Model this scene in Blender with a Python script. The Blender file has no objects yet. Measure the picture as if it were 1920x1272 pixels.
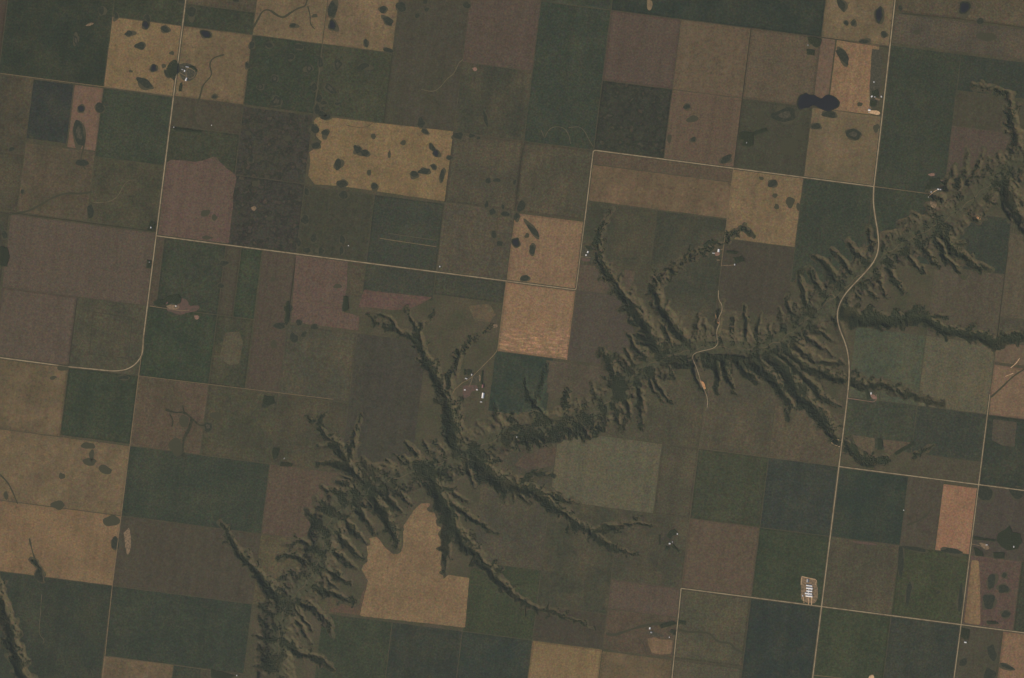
import bpy, math, random
import numpy as np

# ------------------------------------------------------------------ camera, light, exposure
S = 6.08                       # metres of ground per map unit
ALT = 60000.0                  # camera height
scene = bpy.context.scene
cam_data = bpy.data.cameras.new("camera")
cam_data.sensor_width = 36.0
cam_data.lens = 36.0 * ALT / (1920 * S)
cam_data.clip_start = 200.0
cam_data.clip_end = 200000.0
cam = bpy.data.objects.new("camera", cam_data)
cam.location = (0, 0, ALT)
scene.collection.objects.link(cam)
scene.camera = cam

SUN_ELEV = math.radians(27)
SUN_DIR = np.array([-0.80, -0.60])          # towards the sun in plan: from the south-west
SUN_DIR = SUN_DIR / np.linalg.norm(SUN_DIR)
world = bpy.data.worlds.new("World")
scene.world = world
world.use_nodes = True
wn = world.node_tree
wn.nodes.clear()
sky = wn.nodes.new("ShaderNodeTexSky")
sky.sky_type = 'NISHITA'
sky.sun_disc = False
sky.sun_elevation = SUN_ELEV
sky.sun_rotation = math.atan2(SUN_DIR[0], SUN_DIR[1])
bg = wn.nodes.new("ShaderNodeBackground")
bg.inputs['Strength'].default_value = 0.095
wo = wn.nodes.new("ShaderNodeOutputWorld")
wn.links.new(sky.outputs[0], bg.inputs[0])
wn.links.new(bg.outputs[0], wo.inputs[0])

sun_data = bpy.data.lights.new("sun", 'SUN')
sun_data.energy = 3.3
sun_data.angle = math.radians(0.53)
sun_data.color = (1.0, 0.90, 0.76)
sun = bpy.data.objects.new("sun", sun_data)
from mathutils import Vector
tosun = Vector((SUN_DIR[0] * math.cos(SUN_ELEV), SUN_DIR[1] * math.cos(SUN_ELEV), math.sin(SUN_ELEV)))
sun.rotation_euler = (-tosun).to_track_quat('-Z', 'Y').to_euler()
sun.location = (0, 0, 3000)
scene.collection.objects.link(sun)

vs = scene.view_settings
vs.view_transform = 'Standard'
vs.look = 'None'
vs.exposure = 0.03
vs.gamma = 1.0
vs.use_curve_mapping = False

C = scene.collection
rng = np.random.default_rng(7)
random.seed(11)

# how bright a surface of albedo 1 shows (linear), and the light the haze adds
KLIT = (0.609, 0.604, 0.606)
AIR = (0.0240, 0.0235, 0.0240)


def lin(c):
    out = []
    for v in c:
        v = v / 255.0
        out.append(v / 12.92 if v <= 0.04045 else ((v + 0.055) / 1.055) ** 2.4)
    return out


def alb(c):
    g = .30 * c[0] + .55 * c[1] + .15 * c[2]
    c = [v * .96 + g * .04 for v in c]
    c = [v if v > 80 else 80 - (80 - v) * .70 for v in c]
    c[2] -= 2.4
    up = 1 + .03 * min(1.0, max(0.0, (g - 80) / 12.0))
    c = [v * up for v in c]
    return tuple(min(0.85, max(0.012, (l - h) / k)) for l, h, k in zip(lin(c), AIR, KLIT))


# ------------------------------------------------------------------ map helpers
def W2(x, y):
    """survey map unit -> ground metres"""
    return (np.asarray(x, float) - 960.0) * S, (636.0 - np.asarray(y, float)) * S


def uv(a, b):
    """half-mile section grid -> map unit"""
    a = np.asarray(a, float)
    b = np.asarray(b, float)
    return 1638 + 131.25 * a - 16.4 * b, 350 + 17.0 * a + 131.25 * b


_lat = np.random.default_rng(3).random((256, 256))


def vnoise(x, y, ox=0):
    x = np.asarray(x, float) + ox * 17.31
    y = np.asarray(y, float) + ox * 9.73
    xi = np.floor(x).astype(int)
    yi = np.floor(y).astype(int)
    fx = x - xi
    fy = y - yi
    fx = fx * fx * (3 - 2 * fx)
    fy = fy * fy * (3 - 2 * fy)
    a = _lat[xi & 255, yi & 255]
    b = _lat[(xi + 1) & 255, yi & 255]
    c = _lat[xi & 255, (yi + 1) & 255]
    d = _lat[(xi + 1) & 255, (yi + 1) & 255]
    return (a * (1 - fx) + b * fx) * (1 - fy) + (c * (1 - fx) + d * fx) * fy


def fbm(x, y, o=0, n=3):
    v = 0
    amp = 0.5
    for i in range(n):
        v = v + amp * (vnoise(x * 2 ** i, y * 2 ** i, o + i * 5) - 0.5) * 2
        amp *= 0.5
    return v


# ------------------------------------------------------------------ valleys and gullies
# (points from mouth to head, depth at mouth, rim half width at mouth, depth at head, width at head, floor half width, wood)
MAIN = [(2010, 235), (1960, 275), (1915, 305), (1880, 325), (1840, 358), (1800, 395), (1755, 425), (1705, 450), (1660, 475),
        (1620, 510), (1580, 545), (1540, 575), (1500, 610), (1465, 640), (1420, 655), (1370, 652), (1320, 652),
        (1270, 662), (1220, 682), (1180, 707), (1150, 742), (1125, 768), (1090, 785), (1040, 795), (990, 802),
        (950, 815), (905, 835), (860, 855), (810, 875), (750, 895), (700, 912), (660, 932), (625, 965),
        (610, 1000), (600, 1040), (585, 1080), (560, 1110), (535, 1135), (525, 1170), (520, 1220), (515, 1340)]
CH = []


def ch(pts, d0=52, w0=16, d1=8, w1=5, f=0, wood=0.5):
    CH.append((pts, d0, w0, d1, w1, f, wood))


ch(MAIN, 56, 36, 56, 36, 12, 0.12)
# north-east corner
ch([(1870, 335), (1902, 295), (1912, 270), (1902, 240), (1898, 205), (1890, 178), (1862, 166), (1822, 160)], 60, 22, 8, 5, 2, .45)
ch([(1870, 345), (1886, 335), (1890, 362), (1904, 393), (1935, 430), (1990, 450)], 60, 20, 45, 16, 2, .5)
ch([(1795, 345), (1810, 318), (1815, 285)], 40, 12, 8, 6)
ch([(1815, 340), (1835, 312), (1843, 280)], 40, 10, 8, 5)
ch([(1775, 350), (1785, 325), (1790, 308)], 40, 10, 8, 5)
ch([(1765, 375), (1745, 362)], 36, 12, 10, 8)
# south-east wall, upper valley
ch([(1765, 432), (1785, 462), (1812, 488), (1832, 500), (1853, 505)], 56, 17, 12, 8, 0, .9)
ch([(1752, 442), (1772, 478), (1795, 503), (1806, 517)], 54, 13, 10, 6, 0, .8)
ch([(1722, 455), (1748, 487), (1762, 500)], 48, 12, 8, 5, 0, .7)
ch([(1695, 470), (1722, 502), (1735, 512)], 46, 12, 8, 5, 0, .8)
ch([(1660, 495), (1678, 525), (1692, 548)], 46, 12, 8, 5, 0, .9)
ch([(1640, 510), (1655, 540), (1666, 556)], 44, 11, 8, 5, 0, .8)
ch([(1615, 535), (1632, 553), (1645, 560)], 40, 10, 8, 5, 0, .8)
# wooded ravine running east
ch([(1555, 572), (1580, 582), (1600, 592), (1640, 600), (1665, 603), (1700, 600), (1735, 598), (1765, 618), (1810, 627), (1845, 633),
    (1868, 642), (1890, 634), (1940, 628), (1990, 640)], 48, 19, 14, 7, 2, 1.6)
ch([(1700, 600), (1712, 585), (1722, 578)], 36, 15, 10, 9, 0, 1.3)
ch([(1735, 600), (1758, 592), (1772, 596)], 30, 10, 8, 6, 0, 1.1)
ch([(1810, 625), (1822, 614)], 30, 10, 8, 8, 0, 1.2)
# south-east wall, middle valley
ch([(1488, 640), (1512, 662), (1522, 676), (1550, 681), (1584, 681)], 56, 14, 10, 6, 0, .6)
ch([(1500, 628), (1525, 640), (1545, 655), (1565, 668)], 44, 9, 8, 5, 0, .4)
ch([(1520, 615), (1545, 628), (1565, 640)], 44, 9, 8, 6, 0, .7)
ch([(1478, 660), (1505, 688), (1545, 700), (1585, 711), (1620, 722), (1660, 722), (1690, 736), (1730, 747), (1770, 760)], 60, 16, 6, 7, 0, .95)
ch([(1468, 668), (1495, 697), (1520, 722), (1545, 745), (1576, 762)], 58, 15, 10, 6, 0, .8)
ch([(1445, 672), (1480, 705), (1500, 740), (1530, 765), (1555, 795), (1572, 822), (1600, 846), (1620, 866), (1662, 862)], 62, 19, 12, 9, 2, .95)
ch([(1500, 740), (1497, 765)], 40, 10, 8, 7, 0, 1)
ch([(1522, 757), (1520, 775)], 40, 9, 8, 7, 0, 1)
ch([(1415, 680), (1448, 706), (1470, 732), (1482, 762), (1477, 784)], 60, 17, 10, 8, 0, .85)
ch([(1385, 680), (1400, 700), (1420, 718)], 50, 11, 10, 6, 0, .9)
ch([(1360, 680), (1365, 705), (1378, 740)], 50, 11, 8, 5, 0, .8)
ch([(1342, 680), (1346, 710), (1344, 738)], 50, 10, 8, 6, 0, .9)
ch([(1300, 680), (1308, 712), (1325, 738)], 44, 9, 6, 4, 0, .5)
ch([(1245, 685), (1262, 710)], 36, 10, 8, 5, 0, .6)
ch([(1215, 695), (1232, 722), (1258, 756)], 48, 12, 6, 5, 0, .7)
ch([(1190, 715), (1203, 750), (1206, 785), (1203, 800)], 50, 13, 10, 7, 0, .8)
ch([(1170, 742), (1180, 775), (1168, 808)], 46, 11, 8, 5, 0, .8)
ch([(1210, 705), (1225, 735), (1240, 750)], 42, 9, 8, 5, 0, .6)
ch([(1148, 760), (1158, 790), (1163, 810)], 40, 10, 8, 5, 0, .8)
# north wall
ch([(1235, 655), (1215, 622), (1190, 578), (1165, 545), (1142, 515), (1124, 485), (1121, 455), (1133, 418), (1147, 393)], 64, 21, 5, 5, 0, .7)
ch([(1150, 525), (1170, 540)], 18, 6, 4, 4)
ch([(1195, 590), (1172, 582)], 34, 10, 8, 6, 0, 1)
ch([(1285, 645), (1258, 607), (1234, 572), (1226, 548), (1237, 525), (1252, 505), (1290, 482), (1330, 466), (1358, 456), (1374, 436), (1395, 430), (1415, 446)], 60, 18, 4, 4, 0, .6)
ch([(1240, 530), (1230, 520), (1221, 505)], 22, 7, 4, 4, 0, .8)
ch([(1300, 640), (1306, 612), (1311, 590)], 50, 10, 8, 5, 0, .5)
ch([(1322, 640), (1322, 610), (1318, 595)], 48, 9, 8, 4, 0, .2)
ch([(1348, 640), (1345, 615), (1350, 580), (1356, 568)], 48, 10, 8, 5, 0, .5)
ch([(1372, 640), (1372, 612), (1376, 590)], 48, 10, 8, 5, 0, .4)
ch([(1394, 640), (1397, 610), (1395, 575)], 50, 10, 8, 5, 0, .8)
ch([(1420, 645), (1420, 612), (1428, 592)], 44, 9, 8, 5, 0, .6)
ch([(1445, 635), (1442, 605)], 38, 9, 8, 5, 0, .7)
ch([(1470, 620), (1468, 598), (1460, 578)], 44, 10, 8, 6, 0, .8)
ch([(1495, 605), (1482, 578), (1476, 556)], 48, 11, 8, 6, 0, .6)
ch([(1520, 585), (1508, 560), (1500, 535), (1496, 510)], 50, 12, 8, 6, 0, .8)
ch([(1548, 560), (1530, 528), (1515, 505)], 48, 12, 8, 6, 0, .8)
ch([(1575, 535), (1560, 510), (1545, 490), (1525, 482)], 48, 12, 8, 6, 0, .8)
ch([(1600, 515), (1582, 490), (1560, 470)], 48, 12, 8, 6, 0, .7)
ch([(1622, 495), (1605, 470), (1592, 448)], 48, 12, 8, 6, 0, .7)
ch([(1650, 470), (1632, 448), (1628, 425)], 46, 11, 8, 6, 0, .6)
ch([(1690, 450), (1675, 438), (1662, 442)], 44, 11, 8, 6)
ch([(1712, 438), (1700, 425), (1688, 418)], 46, 11, 8, 6)
ch([(1735, 425), (1722, 408), (1712, 398)], 46, 11, 8, 6)
ch([(1760, 410), (1748, 395), (1742, 385)], 44, 10, 8, 6)
# north wall, ranch side
ch([(1162, 742), (1152, 712), (1143, 685), (1130, 662)], 56, 17, 16, 12, 0, .9)
ch([(1180, 700), (1165, 685), (1155, 672)], 40, 9, 8, 5, 0, .8)
ch([(1130, 768), (1118, 742), (1108, 722)], 46, 11, 8, 6, 0, .6)
ch([(1100, 780), (1090, 755), (1078, 742)], 40, 9, 8, 5)
ch([(1060, 788), (1060, 752), (1066, 725)], 46, 13, 8, 7, 0, .7)
ch([(1025, 790), (1005, 760), (990, 735), (984, 712)], 48, 12, 8, 6, 0, .7)
ch([(1005, 760), (1016, 725), (1023, 690)], 36, 10, 6, 5, 0, .7)
ch([(965, 800), (950, 785), (945, 772)], 36, 9, 8, 6)
ch([(930, 818), (922, 795)], 36, 9, 8, 6, 0, 0)
ch([(905, 830), (900, 800), (893, 788)], 34, 9, 8, 6, 0, 0)
ch([(880, 835), (880, 805)], 34, 8, 8, 6, 0, 0)
ch([(852, 838), (850, 800), (840, 758), (826, 722), (806, 688), (790, 652), (768, 628), (738, 612), (705, 606), (690, 590)], 62, 19, 6, 6, 0, .85)
ch([(838, 735), (848, 705), (862, 668), (882, 640), (905, 625), (925, 612)], 44, 13, 5, 5, 0, .6)
ch([(786, 640), (776, 605), (763, 575)], 32, 9, 5, 5, 0, .5)
ch([(778, 628), (800, 605), (815, 578)], 28, 8, 5, 4, 0, .4)
ch([(745, 615), (730, 595), (700, 585)], 20, 8, 4, 4, 0, .5)
# north-west wall, lower valley
ch([(835, 860), (822, 838), (812, 822)], 44, 9, 8, 5)
ch([(815, 868), (800, 843), (795, 826)], 44, 9, 8, 5)
ch([(795, 872), (778, 848), (760, 830)], 46, 10, 8, 5, 0, .5)
ch([(770, 880), (755, 862), (742, 850)], 42, 9, 8, 5, 0, .5)
ch([(745, 890), (732, 870), (722, 858)], 42, 9, 8, 5, 0, .6)
ch([(705, 902), (690, 880), (680, 862)], 46, 10, 8, 6, 0, .7)
ch([(685, 912), (662, 884), (642, 852), (622, 826), (598, 800), (578, 784)], 58, 17, 6, 6, 0, .8)
ch([(598, 800), (604, 788), (610, 776)], 22, 8, 5, 5, 0, .8)
ch([(655, 862), (662, 835), (665, 810), (678, 780)], 38, 11, 5, 5, 0, .7)
ch([(645, 868), (622, 868), (598, 872)], 40, 10, 8, 6, 0, 1)
ch([(625, 835), (605, 838), (595, 836)], 26, 8, 6, 5, 0, .8)
ch([(665, 930), (648, 912), (630, 900)], 46, 12, 8, 6, 0, .7)
ch([(645, 945), (625, 922), (605, 912)], 46, 12, 8, 6, 0, .8)
ch([(625, 965), (605, 945), (592, 932)], 46, 12, 8, 7, 0, .8)
ch([(612, 1000), (590, 975), (578, 958)], 46, 13, 8, 7, 0, .8)
ch([(600, 1040), (570, 1012), (548, 1020), (530, 1018)], 48, 13, 8, 5, 0, .7)
ch([(590, 1065), (560, 1045), (535, 1042), (524, 1048)], 48, 12, 8, 5, 0, .7)
ch([(578, 1085), (550, 1072), (530, 1085)], 42, 11, 8, 5, 0, .6)
ch([(535, 1135), (502, 1094), (465, 1055), (442, 1025), (426, 1002), (414, 980)], 60, 18, 5, 6, 0, .9)
ch([(525, 1170), (505, 1150), (490, 1138)], 46, 13, 10, 7, 0, .5)
ch([(520, 1200), (495, 1195), (475, 1192)], 40, 11, 8, 5, 0, .7)
ch([(518, 1235), (500, 1228), (490, 1215)], 40, 11, 8, 6, 0, .6)
ch([(516, 1260), (495, 1250), (480, 1245)], 40, 12, 8, 7, 0, .5)
# south-east wall, lower valley
ch([(795, 882), (820, 920), (840, 960), (850, 992), (880, 1030), (920, 1070), (958, 1108), (990, 1136), (1030, 1147), (1080, 1165), (1120, 1178)], 64, 22, 1.5, 2.2, 0, .95)
ch([(848, 990), (836, 1030), (832, 1075)], 40, 13, 8, 6, 0, .9)
ch([(848, 950), (880, 970), (905, 985), (930, 1002)], 46, 11, 5, 4, 0, .8)
ch([(850, 925), (870, 935), (885, 940)], 30, 8, 5, 4, 0, .1)
ch([(885, 848), (915, 888), (945, 908), (1000, 922), (1040, 950), (1082, 986), (1112, 1002), (1150, 1030), (1172, 1036), (1202, 1046)], 64, 22, 5, 5, 0, .9)
ch([(930, 895), (965, 922), (995, 950)], 46, 11, 5, 4, 0, .8)
ch([(1005, 922), (1035, 930), (1060, 942), (1090, 948)], 24, 8, 5, 5, 0, .8)
ch([(975, 905), (1010, 885), (1040, 893)], 26, 8, 6, 6, 0, .9)
ch([(1105, 1000), (1150, 988), (1190, 982), (1232, 988)], 34, 10, 4, 4, 0, .95)
ch([(1180, 982), (1205, 966)], 16, 6, 3, 3, 0, .8)
ch([(735, 905), (755, 930), (772, 950)], 44, 11, 8, 6, 0, .5)
ch([(695, 925), (722, 965), (738, 1000), (745, 1028)], 58, 15, 12, 9, 0, .95)
ch([(715, 915), (740, 948), (755, 965)], 46, 11, 8, 6, 0, .6)
ch([(665, 945), (690, 980), (700, 1000)], 48, 12, 8, 6, 0, .7)
ch([(645, 975), (665, 1000), (690, 1018)], 46, 11, 8, 6, 0, .7)
ch([(630, 1000), (655, 1025), (682, 1050)], 48, 12, 8, 7, 0, .8)
ch([(620, 1030), (645, 1050), (672, 1065)], 46, 11, 8, 6, 0, .8)
ch([(608, 1065), (632, 1078), (660, 1095)], 46, 12, 8, 7, 0, .8)
ch([(590, 1100), (625, 1115), (668, 1130)], 46, 12, 8, 7, 0, .9)
ch([(560, 1130), (590, 1140), (612, 1160), (624, 1190)], 48, 12, 8, 6, 0, .6)
ch([(545, 1150), (565, 1180), (582, 1205)], 44, 10, 8, 5, 0, .4)
ch([(532, 1210), (565, 1225), (600, 1235), (625, 1255)], 46, 13, 8, 6, 0, .9)
# south-west corner
ch([(60, 1330), (42, 1262), (22, 1190), (4, 1130), (-14, 1085), (-40, 1040)], 46, 17, 40, 15, 2, .8)
# small draws that only crease the upland
ch([(1715, 855), (1735, 842), (1748, 832)], 10, 7, 3, 3, 0, .9)
ch([(60, 1050), (72, 1070), (78, 1090)], 8, 7, 4, 4, 0, .5)

# the larger draws are broad shouldered
CH = [CH[0]] + [(p, d, w * (1.22 if d >= 56 else 1.08), e, v * 1.1, f, wd * 1.15) for (p, d, w, e, v, f, wd) in CH[1:]]
TRACED = list(CH[1:])
# short gullies that notch both walls of the main valley
mp = np.array(MAIN, float)
seg = np.linalg.norm(np.diff(mp, axis=0), axis=1)
cum = np.concatenate([[0], np.cumsum(seg)])
grand = random.Random(5)
for side in (1, -1):
    s = 50.0
    while s < cum[-1] - 60:
        i = int(np.searchsorted(cum, s)) - 1
        t = (s - cum[i]) / seg[i]
        p = mp[i] * (1 - t) + mp[i + 1] * t
        tang = (mp[i + 1] - mp[i]) / seg[i]
        base = np.array([0.52, 0.85]) * side
        nrm = np.array([-tang[1], tang[0]])
        if np.dot(nrm, base) < 0:
            nrm = -nrm
        dr = base * 0.65 + nrm * 0.35
        dr = dr / np.linalg.norm(dr)
        ang = grand.uniform(-0.22, 0.22)
        dr = np.array([dr[0] * math.cos(ang) - dr[1] * math.sin(ang), dr[0] * math.sin(ang) + dr[1] * math.cos(ang)])
        a = p + dr * 14
        L = grand.choice([12, 16, 22, 30, 46]) * grand.uniform(.8, 1.2)
        sd_ = np.array([-dr[1], dr[0]])
        b = a + dr * L * 0.5 + sd_ * grand.uniform(-5, 5)
        c = a + dr * L + sd_ * grand.uniform(-6, 6)
        near = False
        for (pts_, *_r) in TRACED:
            for k_ in range(len(pts_) - 1):
                for tt in (0, .25, .5, .75, 1):
                    qx = pts_[k_][0] * (1 - tt) + pts_[k_ + 1][0] * tt
                    qy = pts_[k_][1] * (1 - tt) + pts_[k_ + 1][1] * tt
                    if math.hypot(qx - b[0], qy - b[1]) < 12 or math.hypot(qx - c[0], qy - c[1]) < 11:
                        near = True
        if near:
            s += grand.uniform(5, 12)
            continue
        wg = grand.uniform(7, 12.5)
        ch([tuple(a), tuple(b), tuple(c)], grand.uniform(38, 56), wg, 8, wg * .55, 0, grand.uniform(.3, .85))
        if grand.random() < .45:
            e = b + (dr * .6 + sd_ * grand.choice([-1, 1]) * .8) * grand.uniform(8, 15)
            ch([tuple(b), tuple(e)], 26, wg * .7, 6, 4, 0, grand.uniform(.3, .8))
        s += grand.uniform(20, 62)

# small side notches along the longer draws
for (pts, d0, w0, d1, w1, fl, wood) in list(CH[1:]):
    P = np.array(pts, float)
    sl = np.linalg.norm(np.diff(P, axis=0), axis=1)
    cl = np.concatenate([[0], np.cumsum(sl)])
    if cl[-1] < 75:
        continue
    q = grand.uniform(14, 24)
    sg = grand.choice([-1, 1])
    while q < cl[-1] - 12:
        i = max(0, int(np.searchsorted(cl, q)) - 1)
        t = (q - cl[i]) / sl[i]
        p = P[i] * (1 - t) + P[i + 1] * t
        tg = (P[i + 1] - P[i]) / sl[i]
        fr = q / cl[-1]
        W_ = w0 + (w1 - w0) * fr
        nn = np.array([-tg[1], tg[0]]) * sg
        dr = nn * .85 + tg * grand.uniform(.1, .7)
        e = p + dr * (W_ * grand.uniform(.95, 1.5) + 2)
        ch([tuple(p), tuple(e)], (d0 + (d1 - d0) * fr) * .8, max(4, W_ * .5), 3, max(3, W_ * .3), 0, wood * .9)
        sg = -sg if grand.random() < .7 else sg
        q += grand.uniform(9, 24)

X0, X1, Y0, Y1, STEP = -72.0, 1992.0, -72.0, 1344.0, 1.5
NX = int((X1 - X0) / STEP) + 1
NY = int((Y1 - Y0) / STEP) + 1
gx = X0 + STEP * np.arange(NX)
gy = Y0 + STEP * np.arange(NY)
GX, GY = np.meshgrid(gx, gy)                       # [row y, col x]
wx = GX + 6.5 * fbm(GX / 24, GY / 24, 1) + 4.4 * fbm(GX / 9, GY / 9, 2, 3)
wy = GY + 6.5 * fbm(GX / 24, GY / 24, 9) + 4.4 * fbm(GX / 9, GY / 9, 12, 3)
wmod = 1.0 + 0.45 * fbm(GX / 15, GY / 15, 21)
CARVE = np.zeros((NY, NX))
RIM = np.full((NY, NX), -60.0)
WOOD = np.zeros((NY, NX))
FLOOR = np.zeros((NY, NX))


def seg_dist(px, py, x0, y0, x1, y1):
    dx, dy = x1 - x0, y1 - y0
    t = np.clip(((px - x0) * dx + (py - y0) * dy) / (dx * dx + dy * dy + 1e-9), 0, 1)
    return np.hypot(px - x0 - t * dx, py - y0 - t * dy), t


for ci, (pts, d0, w0, d1, w1, fl, wood) in enumerate(CH):
    P = np.array(pts, float)
    sl = np.linalg.norm(np.diff(P, axis=0), axis=1)
    cl = np.concatenate([[0], np.cumsum(sl)])
    tot = cl[-1]
    for k in range(len(P) - 1):
        pad = max(w0, w1) * 1.5 + 22
        i0 = max(0, int((min(P[k][0], P[k + 1][0]) - pad - X0) / STEP))
        i1 = min(NX, int((max(P[k][0], P[k + 1][0]) + pad - X0) / STEP) + 2)
        j0 = max(0, int((min(P[k][1], P[k + 1][1]) - pad - Y0) / STEP))
        j1 = min(NY, int((max(P[k][1], P[k + 1][1]) + pad - Y0) / STEP) + 2)
        if i1 <= i0 or j1 <= j0:
            continue
        sx, sy = wx[j0:j1, i0:i1], wy[j0:j1, i0:i1]
        d, t = seg_dist(sx, sy, *P[k], *P[k + 1])
        fr = (cl[k] + t * sl[k]) / tot
        Wd = (w0 + (w1 - w0) * fr ** (0.9 if tot < 150 else 0.72)) * wmod[j0:j1, i0:i1]
        Dp = d0 + (d1 - d0) * fr ** (1.25 if tot < 150 else 0.95)
        q = np.clip((d - fl) / np.maximum(Wd - fl, 1), 0, 1)
        prof = 0.55 * (1 - q) + 0.45 * (0.5 + 0.5 * np.cos(np.pi * q))
        if ci == 0:
            prof = 0.5 * prof + 0.5 * (1 - q ** 1.3)
        CARVE[j0:j1, i0:i1] = np.maximum(CARVE[j0:j1, i0:i1], Dp * prof)
        RIM[j0:j1, i0:i1] = np.maximum(RIM[j0:j1, i0:i1], Wd - d)
        WOOD[j0:j1, i0:i1] = np.maximum(WOOD[j0:j1, i0:i1], wood * (1 - .35 * fr * (ci > 0)) * np.clip(1.15 - d / np.maximum(Wd, 1), 0, 1))
        if ci == 0:
            FLOOR[j0:j1, i0:i1] = np.maximum(FLOOR[j0:j1, i0:i1], np.clip((24 - d) / 16, 0, 1))

# ribs and rills on the valley walls, aligned with the fall of the land
ac = GX * 0.85 - GY * 0.52
al = GX * 0.52 + GY * 0.85
acw = ac + 13 * fbm(GX / 26, GY / 26, 33, 3)
rib = 1 - np.abs(vnoise(acw / 9.5, al / 19, 31) - 0.5) * 2
rib = .62 * rib + .38 * (1 - np.abs(vnoise(acw / 4.8, al / 10, 35) - 0.5) * 2)
wall = np.clip(CARVE / 14, 0, 1) * np.clip((62 - CARVE) / 14, 0, 1)
CARVE = CARVE + wall * (rib - 0.62) * 19 * np.clip(WOOD * 0 + (RIM > 0), 0, 1)
CARVE += np.clip(CARVE / 10, 0, 1) * (fbm(GX / 6, GY / 6, 41, 2) * 3.0)
CARVE = np.maximum(CARVE, 0)
edge = np.clip(np.minimum(np.minimum(GX - X0, X1 - GX), np.minimum(GY - Y0, Y1 - GY)) / 14 - 0.3, 0, 1)
CARVE *= edge * 0.60


def upland(x, y):
    return 3.6 * fbm(np.asarray(x) / 170.0, np.asarray(y) / 170.0, 61, 2)


HZ = upland(GX, GY) - CARVE


def sample(A, x, y):
    fx = np.clip((np.asarray(x, float) - X0) / STEP, 0, NX - 1.001)
    fy = np.clip((np.asarray(y, float) - Y0) / STEP, 0, NY - 1.001)
    xi = fx.astype(int)
    yi = fy.astype(int)
    u = fx - xi
    v = fy - yi
    return (A[yi, xi] * (1 - u) + A[yi, xi + 1] * u) * (1 - v) + (A[yi + 1, xi] * (1 - u) + A[yi + 1, xi + 1] * u) * v


def height(x, y):
    x = np.asarray(x, float)
    y = np.asarray(y, float)
    inside = (x > X0) & (x < X1) & (y > Y0) & (y < Y1)
    return np.where(inside, sample(HZ, x, y), upland(x, y))


# ------------------------------------------------------------------ roads (graded into the land where they cross the valley)
def smooth_line(pts, step=3.0, it=3, keep=True):
    P = np.array(pts, float)
    for _ in range(it):
        Q = [P[0]]
        for i in range(len(P) - 1):
            Q.append(P[i] * 0.75 + P[i + 1] * 0.25)
            Q.append(P[i] * 0.25 + P[i + 1] * 0.75)
        Q.append(P[-1])
        P = np.array(Q)
    return resample(P, step)


def resample(P, step):
    P = np.array(P, float)
    sl = np.linalg.norm(np.diff(P, axis=0), axis=1)
    cl = np.concatenate([[0], np.cumsum(sl)])
    n = max(2, int(cl[-1] / step) + 1)
    t = np.linspace(0, cl[-1], n)
    return np.stack([np.interp(t, cl, P[:, 0]), np.interp(t, cl, P[:, 1])], 1)


def grade(line, win, w_in=2.2, w_out=8.0):
    """lay a level bed along a line across the rough ground"""
    global HZ
    z = height(line[:, 0], line[:, 1])
    n = max(1, int(win / 3.0))
    zp = np.pad(z, n, mode='edge')
    k = np.hanning(2 * n + 1)
    k /= k.sum()
    zs = np.convolve(zp, k, 'valid')
    best = np.full((NY, NX), 1e9)
    zz = np.zeros((NY, NX))
    for i in range(len(line)):
        x, y = line[i]
        i0 = max(0, int((x - w_out - X0) / STEP)); i1 = min(NX, int((x + w_out - X0) / STEP) + 2)
        j0 = max(0, int((y - w_out - Y0) / STEP)); j1 = min(NY, int((y + w_out - Y0) / STEP) + 2)
        if i1 <= i0 or j1 <= j0:
            continue
        d = np.hypot(GX[j0:j1, i0:i1] - x, GY[j0:j1, i0:i1] - y)
        m = d < best[j0:j1, i0:i1]
        best[j0:j1, i0:i1] = np.where(m, d, best[j0:j1, i0:i1])
        zz[j0:j1, i0:i1] = np.where(m, zs[i], zz[j0:j1, i0:i1])
    w = np.clip((w_out - best) / (w_out - w_in), 0, 1)
    w = w * w * (3 - 2 * w)
    HZ = HZ * (1 - w) + zz * w


P_ = lambda a, b: tuple(float(v) for v in uv(a, b))
ROADS = []      # (name, line, width m, colour key, label or None)
MAINROAD_E = [(1685, -60), (1654, 219), (1638.5, 350), (1637, 378), (1641, 408), (1647, 440), (1648, 468), (1640, 490), (1624, 510), (1604, 530), (1585, 551),
              (1573, 572), (1569, 595), (1575, 620), (1587, 648), (1592.5, 680), (1592, 715), (1586, 770), (1573, 875), (1540.5, 1137), (1517, 1325)]
VALLEYROAD = [(1347, 545), (1347, 562), (1354, 572), (1354, 584), (1347, 596), (1350, 607), (1344, 618), (1344, 632), (1347, 645), (1338, 654), (1318, 658),
              (1303, 662), (1297, 670), (1303, 682), (1309, 698), (1314, 718), (1322, 734), (1327, 748), (1326, 765)]
me_line = np.concatenate([resample(MAINROAD_E[:3], 3), smooth_line(MAINROAD_E[2:18], 3)[1:], resample(MAINROAD_E[17:], 3)[1:]])
vr_line = smooth_line(VALLEYROAD, 2.0)
grade(me_line, 75, 2.6, 11)
grade(vr_line, 45, 1.6, 6)

# ------------------------------------------------------------------ materials
MATS = {}


def new_mat(name, rough=0.95, spec=0.1):
    m = bpy.data.materials.new(name)
    m.use_nodes = True
    nt = m.node_tree
    b = nt.nodes['Principled BSDF']
    b.inputs['Roughness'].default_value = rough
    b.inputs['Specular IOR Level'].default_value = spec
    MATS[name] = m
    return m, nt, b


def N(nt, t, **kw):
    n = nt.nodes.new(t)
    for k, v in kw.items():
        setattr(n, k, v)
    return n


def math_node(nt, op, a, b=None, clamp=False):
    n = N(nt, 'ShaderNodeMath', operation=op)
    n.use_clamp = clamp
    for i, v in enumerate((a, b)):
        if v is None:
            continue
        if isinstance(v, (int, float)):
            n.inputs[i].default_value = v
        else:
            nt.links.new(v, n.inputs[i])
    return n.outputs[0]


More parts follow.
